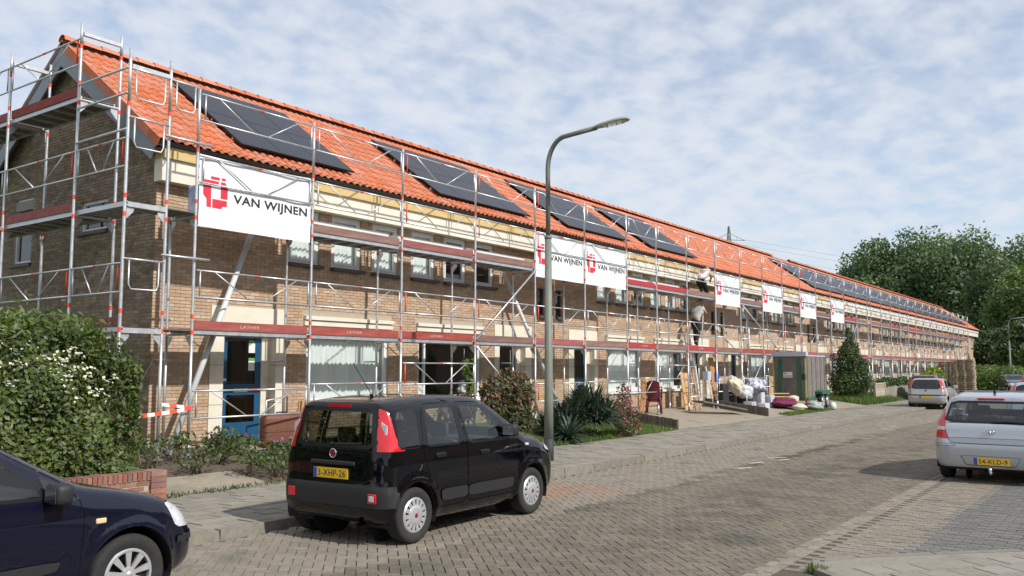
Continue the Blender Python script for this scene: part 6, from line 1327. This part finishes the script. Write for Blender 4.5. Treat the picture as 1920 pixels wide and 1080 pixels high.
# ---------------------------------------------------------------- pallet stack
WPAL = mat('pallet_wood', (.40,.31,.21), (.56,.45,.32), scale=5, rough=.95, rndvar=.25)
def pallet_meshes():
    top = MB(); 
    for k in range(7): top.box((0,k*.115,.122),(1.2,k*.115+.10,.144), rnd=random.random())
    for k in range(3): top.box((0,k*.35,0),(1.2,k*.35+.1,.022), rnd=random.random())
    for x in (0, .53, 1.06):
        for y in (0, .35, .7): top.box((x,y,.0225),(x+.14,y+.1,.1),rnd=random.random())
        top.box((x,0,.1005),(x+.14,.8,.1215),rnd=random.random())
    for y in (.1005, .4505): top.box((.005,y+.1,.0225),(1.195,y+.12,.1), rnd=random.random())
    return top.mesh('boards', WPAL)
plm = pallet_meshes()
PO = ORD+['sixteenth', 'seventeenth']
PW = ['left column', 'middle column', 'right column']
for ci, (x, y, n) in enumerate(((71.9, 12.35, 13), (71.4, 11.1, 16), (71.2, 9.85, 17))):
    for k in range(n):
        Pp = empty('pallet', (x+random.uniform(-.05, .05), y+random.uniform(-.04, .04), RZ+.02+k*.149), f'weathered wooden pallet, {PO[k]} from the bottom in the {PW[ci]} of the stack', 'pallet', 'pallets of the big stack', math.pi/2+random.uniform(-.02, .02))
        link('boards', plm, Pp)
# ---------------------------------------------------------------- pylon behind the roof
PY = empty('power_pylon', (390, 155, -.1), 'lattice power pylon top rising behind the orange ridge', 'pylon'); STL = mat('pylon_steel', (.12,.15,.14), (.16,.19,.18), rough=.7); hgt = 69
mb = MB()
def leg(z): return 5.5*(1-z/hgt)**1.1+.25
for sx in (-1, 1):
    for sy in (-1, 1): mb.tube([(sx*leg(z), sy*leg(z), z) for z in np.linspace(0, hgt, 8)], .16, 4)
zz_ = list(np.linspace(4, hgt-1, 22))
for a, b in zip(zz_[:-1], zz_[1:]):
    for s in (-1, 1): mb.tube([(-leg(a), s*leg(a), a),(leg(b), s*leg(b), b)], .09, 4); mb.tube([(leg(a), s*leg(a), a),(-leg(b), s*leg(b), b)], .09, 4); mb.tube([(s*leg(a), -leg(a), a),(s*leg(b), leg(b), b)], .09, 4)
mb.build('mast', STL, PY)
for z, w in ((hgt-6.5, 7.5), (hgt-14, 11)):
    a = MB(); dx, dy = math.sin(HEAD), -math.cos(HEAD)
    for s in (-1, 1): a.tube([(0,0,z),(s*w*dx,s*w*dy,z-.3)], .13, 4); a.tube([(0,0,z+3.2),(s*w*dx,s*w*dy,z-.3)], .11, 4); a.tube([(s*w*.5*dx,s*w*.5*dy,z),(s*w*.5*dx,s*w*.5*dy,z+1.6)], .08, 4)
    a.build('cross_arm', STL, PY)
wr = MB()
for k, (z, off) in enumerate(((hgt-6.5, 7.5), (hgt-6.5, -7.5), (hgt-14, 11))): wr.tube([(off*math.sin(HEAD), -off*math.cos(HEAD), z)]+[(off*math.sin(HEAD)+t*340, -off*math.cos(HEAD)-t*190, z-4*20*t*(1-t)/2) for t in (.25, .5, .75, 1)], .045, 4)
wr.build('cable', STL, PY)
# ---------------------------------------------------------------- row opposite, behind the camera (seen in the glass and paint)
OP = empty('opposite_terrace', (-20, -15, 0), 'brick terrace across the street, seen only in reflections', 'house')
MB().box((0,-8,-.1),(95,0,5.4)).build('wall', BRF, OP); MB().prism([(0,.4,5.3),(0,-8.4,5.3),(0,-4,8.3)], (95,0,0)).build('roof', mat('dark_roof', (.06,.05,.045), rough=.8), OP)
for k in range(14): MB().box((2+k*6.6,.0,.9),(4.4+k*6.6,.05,2.4)).build('window', SILLM, OP); MB().box((2+k*6.6,.0,3.6),(4.4+k*6.6,.05,4.9)).build('window', SILLM, OP)
# ---------------------------------------------------------------- workers
SKIN = mat('skin', (.42,.23,.15), (.48,.28,.19), scale=6, rough=.55); SHIRT = mat('grey_tshirt', (.42,.42,.41), (.50,.50,.48), scale=5, rough=.9, bump=.2); SHIRTW = mat('white_tshirt', (.66,.66,.65), (.72,.72,.71), scale=5, rough=.9, bump=.2); TROU = mat('black_work_trousers', (.012,.012,.014), (.022,.022,.025), scale=8, rough=.9, bump=.2); HAIR = mat('dark_red_hair', (.09,.018,.02), (.12,.03,.03), scale=20, rough=.8); HAIRD = mat('dark_hair', (.02,.015,.012), (.035,.028,.022), scale=20, rough=.8); BOOT = mat('black_boot', (.01,.01,.01), rough=.6)
def skin(name, verts, edges, radii, m, parent, root=0, sub=2):
    me = bpy.data.meshes.new(name); me.from_pydata(verts, edges, []); o = bpy.data.objects.new(name, me); COL.objects.link(o)
    md = o.modifiers.new('s', 'SKIN'); md.use_smooth_shade = True
    for i, r in enumerate(radii): sv = me.skin_vertices[0].data[i]; sv.radius = (r, r) if not isinstance(r, tuple) else r; sv.use_root = (i == root)
    s2 = o.modifiers.new('u', 'SUBSURF'); s2.levels = sub; s2.render_levels = sub
    dg = bpy.context.evaluated_depsgraph_get(); dg.update(); m2 = bpy.data.meshes.new_from_object(o.evaluated_get(dg)); bpy.data.objects.remove(o)
    m2.materials.clear(); m2.materials.append(m); m2.shade_smooth(); return link(name, m2, parent)
def person(loc, label, J, shirt, hair, rz=0):
    # J: joints pelvis, chest, neck, head, shoulders/elbows/wrists (l, r), hips/knees/ankles/toes (l, r), face direction
    Pn = empty('person', loc, label, 'person', None, rz); V = lambda k: tuple(J[k])
    mid = lambda a, b, t=.5: tuple(np.array(J[a])*(1-t)+np.array(J[b])*t)
    names = ['pelvis', 'chest', 'neck', 'head0', 'shl', 'ell', 'wrl', 'shr', 'elr', 'wrr', 'hil', 'knl', 'anl', 'tol', 'hir', 'knr', 'anr', 'tor']
    fd = np.array(J['face']); fd = fd/np.linalg.norm(fd); hd = np.array(J['head']); up = hd-np.array(J['neck']); up = up/np.linalg.norm(up); J['head0'] = tuple(hd-up*.06)
    idx = {n: i for i, n in enumerate(names)}; verts = [V(n) for n in names]; E = [('pelvis','chest'),('chest','neck'),('neck','head0'),('chest','shl'),('shl','ell'),('ell','wrl'),('chest','shr'),('shr','elr'),('elr','wrr'),('pelvis','hil'),('hil','knl'),('knl','anl'),('anl','tol'),('pelvis','hir'),('hir','knr'),('knr','anr'),('anr','tor')]
    R = [.13,.135,.055,.06,.055,.042,.028,.055,.042,.028,.085,.055,.038,.03,.085,.055,.038,.03]
    body = skin('body', verts, [(idx[a], idx[b]) for a, b in E], R, SKIN, Pn)
    # head: egg with nose, ears, eyes, mouth
    hm = bmesh.new(); bmesh.ops.create_icosphere(hm, subdivisions=3, radius=1); sdv = np.cross(fd, up); sdv /= np.linalg.norm(sdv); fd2 = np.cross(up, sdv)
    for v in hm.verts:
        p = v.co; jaw = 1-.22*max(0, -p.z); q = hd+up*.05+fd2*(p.x*.098*(1 if p.x > 0 else 1.05))*jaw+sdv*(p.y*.076*jaw)+up*(p.z*.118)
        if p.x > .85 and abs(p.y) < .25 and -.45 < p.z < .1: q = q+fd2*.022
        v.co = Vector(q)
    me = bpy.data.meshes.new('head'); hm.to_mesh(me); hm.free(); me.materials.append(SKIN); me.shade_smooth(); ho = link('head', me, body)
    f = MB()
    for s in (-1, 1): f.lathe([(.001,.0),(.008,.004),(.011,0)], 8, Matrix.Translation(Vector(hd+up*.06+fd2*.092+sdv*.032*s))); f.tube([tuple(hd+up*.08+sdv*.074*s), tuple(hd+up*.02+sdv*.08*s)], .014, 6)
    f.tube([tuple(hd-up*.015+fd2*.086+sdv*.025), tuple(hd-up*.015+fd2*.086-sdv*.025)], .005, 5); f.build('facial_features', HAIRD, ho, smooth=True)
    hr = bmesh.new(); bmesh.ops.create_icosphere(hr, subdivisions=3, radius=1)
    dead = []
    for v in hr.verts:
        p = v.co.copy(); v.co = Vector(hd+up*.065+fd2*(p.x*.106-.008)+sdv*(p.y*.086)+up*(p.z*.118+.008*math.sin(9*p.y+5*p.x)))
        if p.z < -.25 or (p.x > .55 and p.z < .45): dead.append(v)
    bmesh.ops.delete(hr, geom=dead, context='VERTS'); me = bpy.data.meshes.new('hair'); hr.to_mesh(me); hr.free(); me.materials.append(hair); me.shade_smooth(); link('hair', me, body)
    # hands with five fingers
    for s, (w, e) in (('l', ('wrl', 'ell')), ('r', ('wrr', 'elr'))):
        wv, ev = np.array(J[w]), np.array(J[e]); d = wv-ev; d /= np.linalg.norm(d); a = np.cross(d, (0, 0, 1)); a = a/(np.linalg.norm(a)+1e-6); b = np.cross(a, d); vs = [tuple(wv), tuple(wv+d*.05)]; ed = [(0, 1)]; rr = [.027, (.036, .018)]
        for k, (off, ln) in enumerate(((-.028, .062), (-.009, .072), (.010, .068), (.027, .052))):
            i = len(vs); vs += [tuple(wv+d*.085+a*off), tuple(wv+d*(.085+ln*.5)+a*off-b*.012), tuple(wv+d*(.085+ln*.75)+a*off-b*.04)]; ed += [(1, i), (i, i+1), (i+1, i+2)]; rr += [.010, .009, .007]
        i = len(vs); vs += [tuple(wv+d*.045-a*.042-b*.01), tuple(wv+d*.08-a*.052-b*.03)]; ed += [(1, i), (i, i+1)]; rr += [.011, .008]
        skin('hand', vs, ed, rr, SKIN, body, 0, 1)
    sl = lambda a, b: tuple(np.array(J[a])*.45+np.array(J[b])*.55)
    pv, ch, nk = np.array(J['pelvis']), np.array(J['chest']), np.array(J['neck'])
    skin('tshirt', [tuple(pv+(ch-pv)*.05), tuple(pv*.5+ch*.5), V('chest'), tuple(ch*.45+nk*.55), V('shl'), sl('shl','ell'), V('shr'), sl('shr','elr')], [(0,1),(1,2),(2,3),(2,4),(4,5),(2,6),(6,7)], [.155,.152,.165,.09,.088,.075,.088,.075], shirt, body, 0)
    an = lambda a, b: tuple(np.array(J[a])*.12+np.array(J[b])*.88)
    skin('trousers', [tuple(pv+(ch-pv)*.12), V('pelvis'), V('hil'), V('knl'), an('knl','anl'), V('hir'), V('knr'), an('knr','anr')], [(0,1),(1,2),(2,3),(3,4),(1,5),(5,6),(6,7)], [.145,.155,.118,.085,.07,.118,.085,.07], TROU, body, 1)
    for a, t in (('anl', 'tol'), ('anr', 'tor')): skin('boot', [an('knl' if a == 'anl' else 'knr', a), V(a), V(t)], [(0,1),(1,2)], [.058,.056,.045], BOOT, body, 0)
    return Pn
# standing worker on the first deck, stepping up, hand raised to the pole
person((30.35, 13.42, 2.42), 'worker in grey t-shirt and black trousers reaching up a pole on the lower deck', dict(pelvis=(.0,0,1.12), chest=(.17,0,1.50), neck=(.27,0,1.68), head=(.34,0,1.80), face=(1,.35,.1), shl=(.2,.19,1.60), ell=(.42,.22,1.46), wrl=(.60,.12,1.56), shr=(.2,-.19,1.60), elr=(.42,-.24,1.42), wrr=(.62,-.10,1.47), hil=(.0,.1,1.08), knl=(.20,.12,.72), anl=(.16,.12,.30), tol=(.33,.12,.25), hir=(-.02,-.1,1.08), knr=(-.10,-.12,.66), anr=(-.33,-.13,.30), tor=(-.22,-.14,.16)), SHIRT, HAIR)
o = MB().box((-.45,-.22,0),(.55,.22,.2)).build('work_step', WHITE); prop(o, 'white work step under the standing worker', 'step'); o.location = (30.45, 13.42, 2.425)
o = MB().tube([(-.06,0,.05),(.14,0,1.95)], .022, 8).build('white_pole', WHITE, smooth=True); prop(o, 'white pole gripped by the standing worker', 'pole'); o.location = (30.92, 13.42, 2.6)
# kneeling worker on the second deck
person((30.95, 13.40, 4.44), 'worker in white t-shirt kneeling on the upper deck bending towards the roof edge', dict(pelvis=(-.12,0,.62), chest=(.12,0,.98), neck=(.30,0,1.10), head=(.42,0,1.14), face=(1,.2,-.5), shl=(.2,.18,1.04), ell=(.38,.22,.82), wrl=(.52,.16,.68), shr=(.2,-.18,1.04), elr=(.40,-.20,.80), wrr=(.56,-.10,.72), hil=(-.1,.1,.58), knl=(.22,.12,.42), anl=(.12,.12,.06), tol=(.28,.12,.04), hir=(-.1,-.1,.58), knr=(.20,-.12,.12), anr=(-.20,-.12,.06), tor=(-.28,-.12,.03)), SHIRTW, HAIRD)
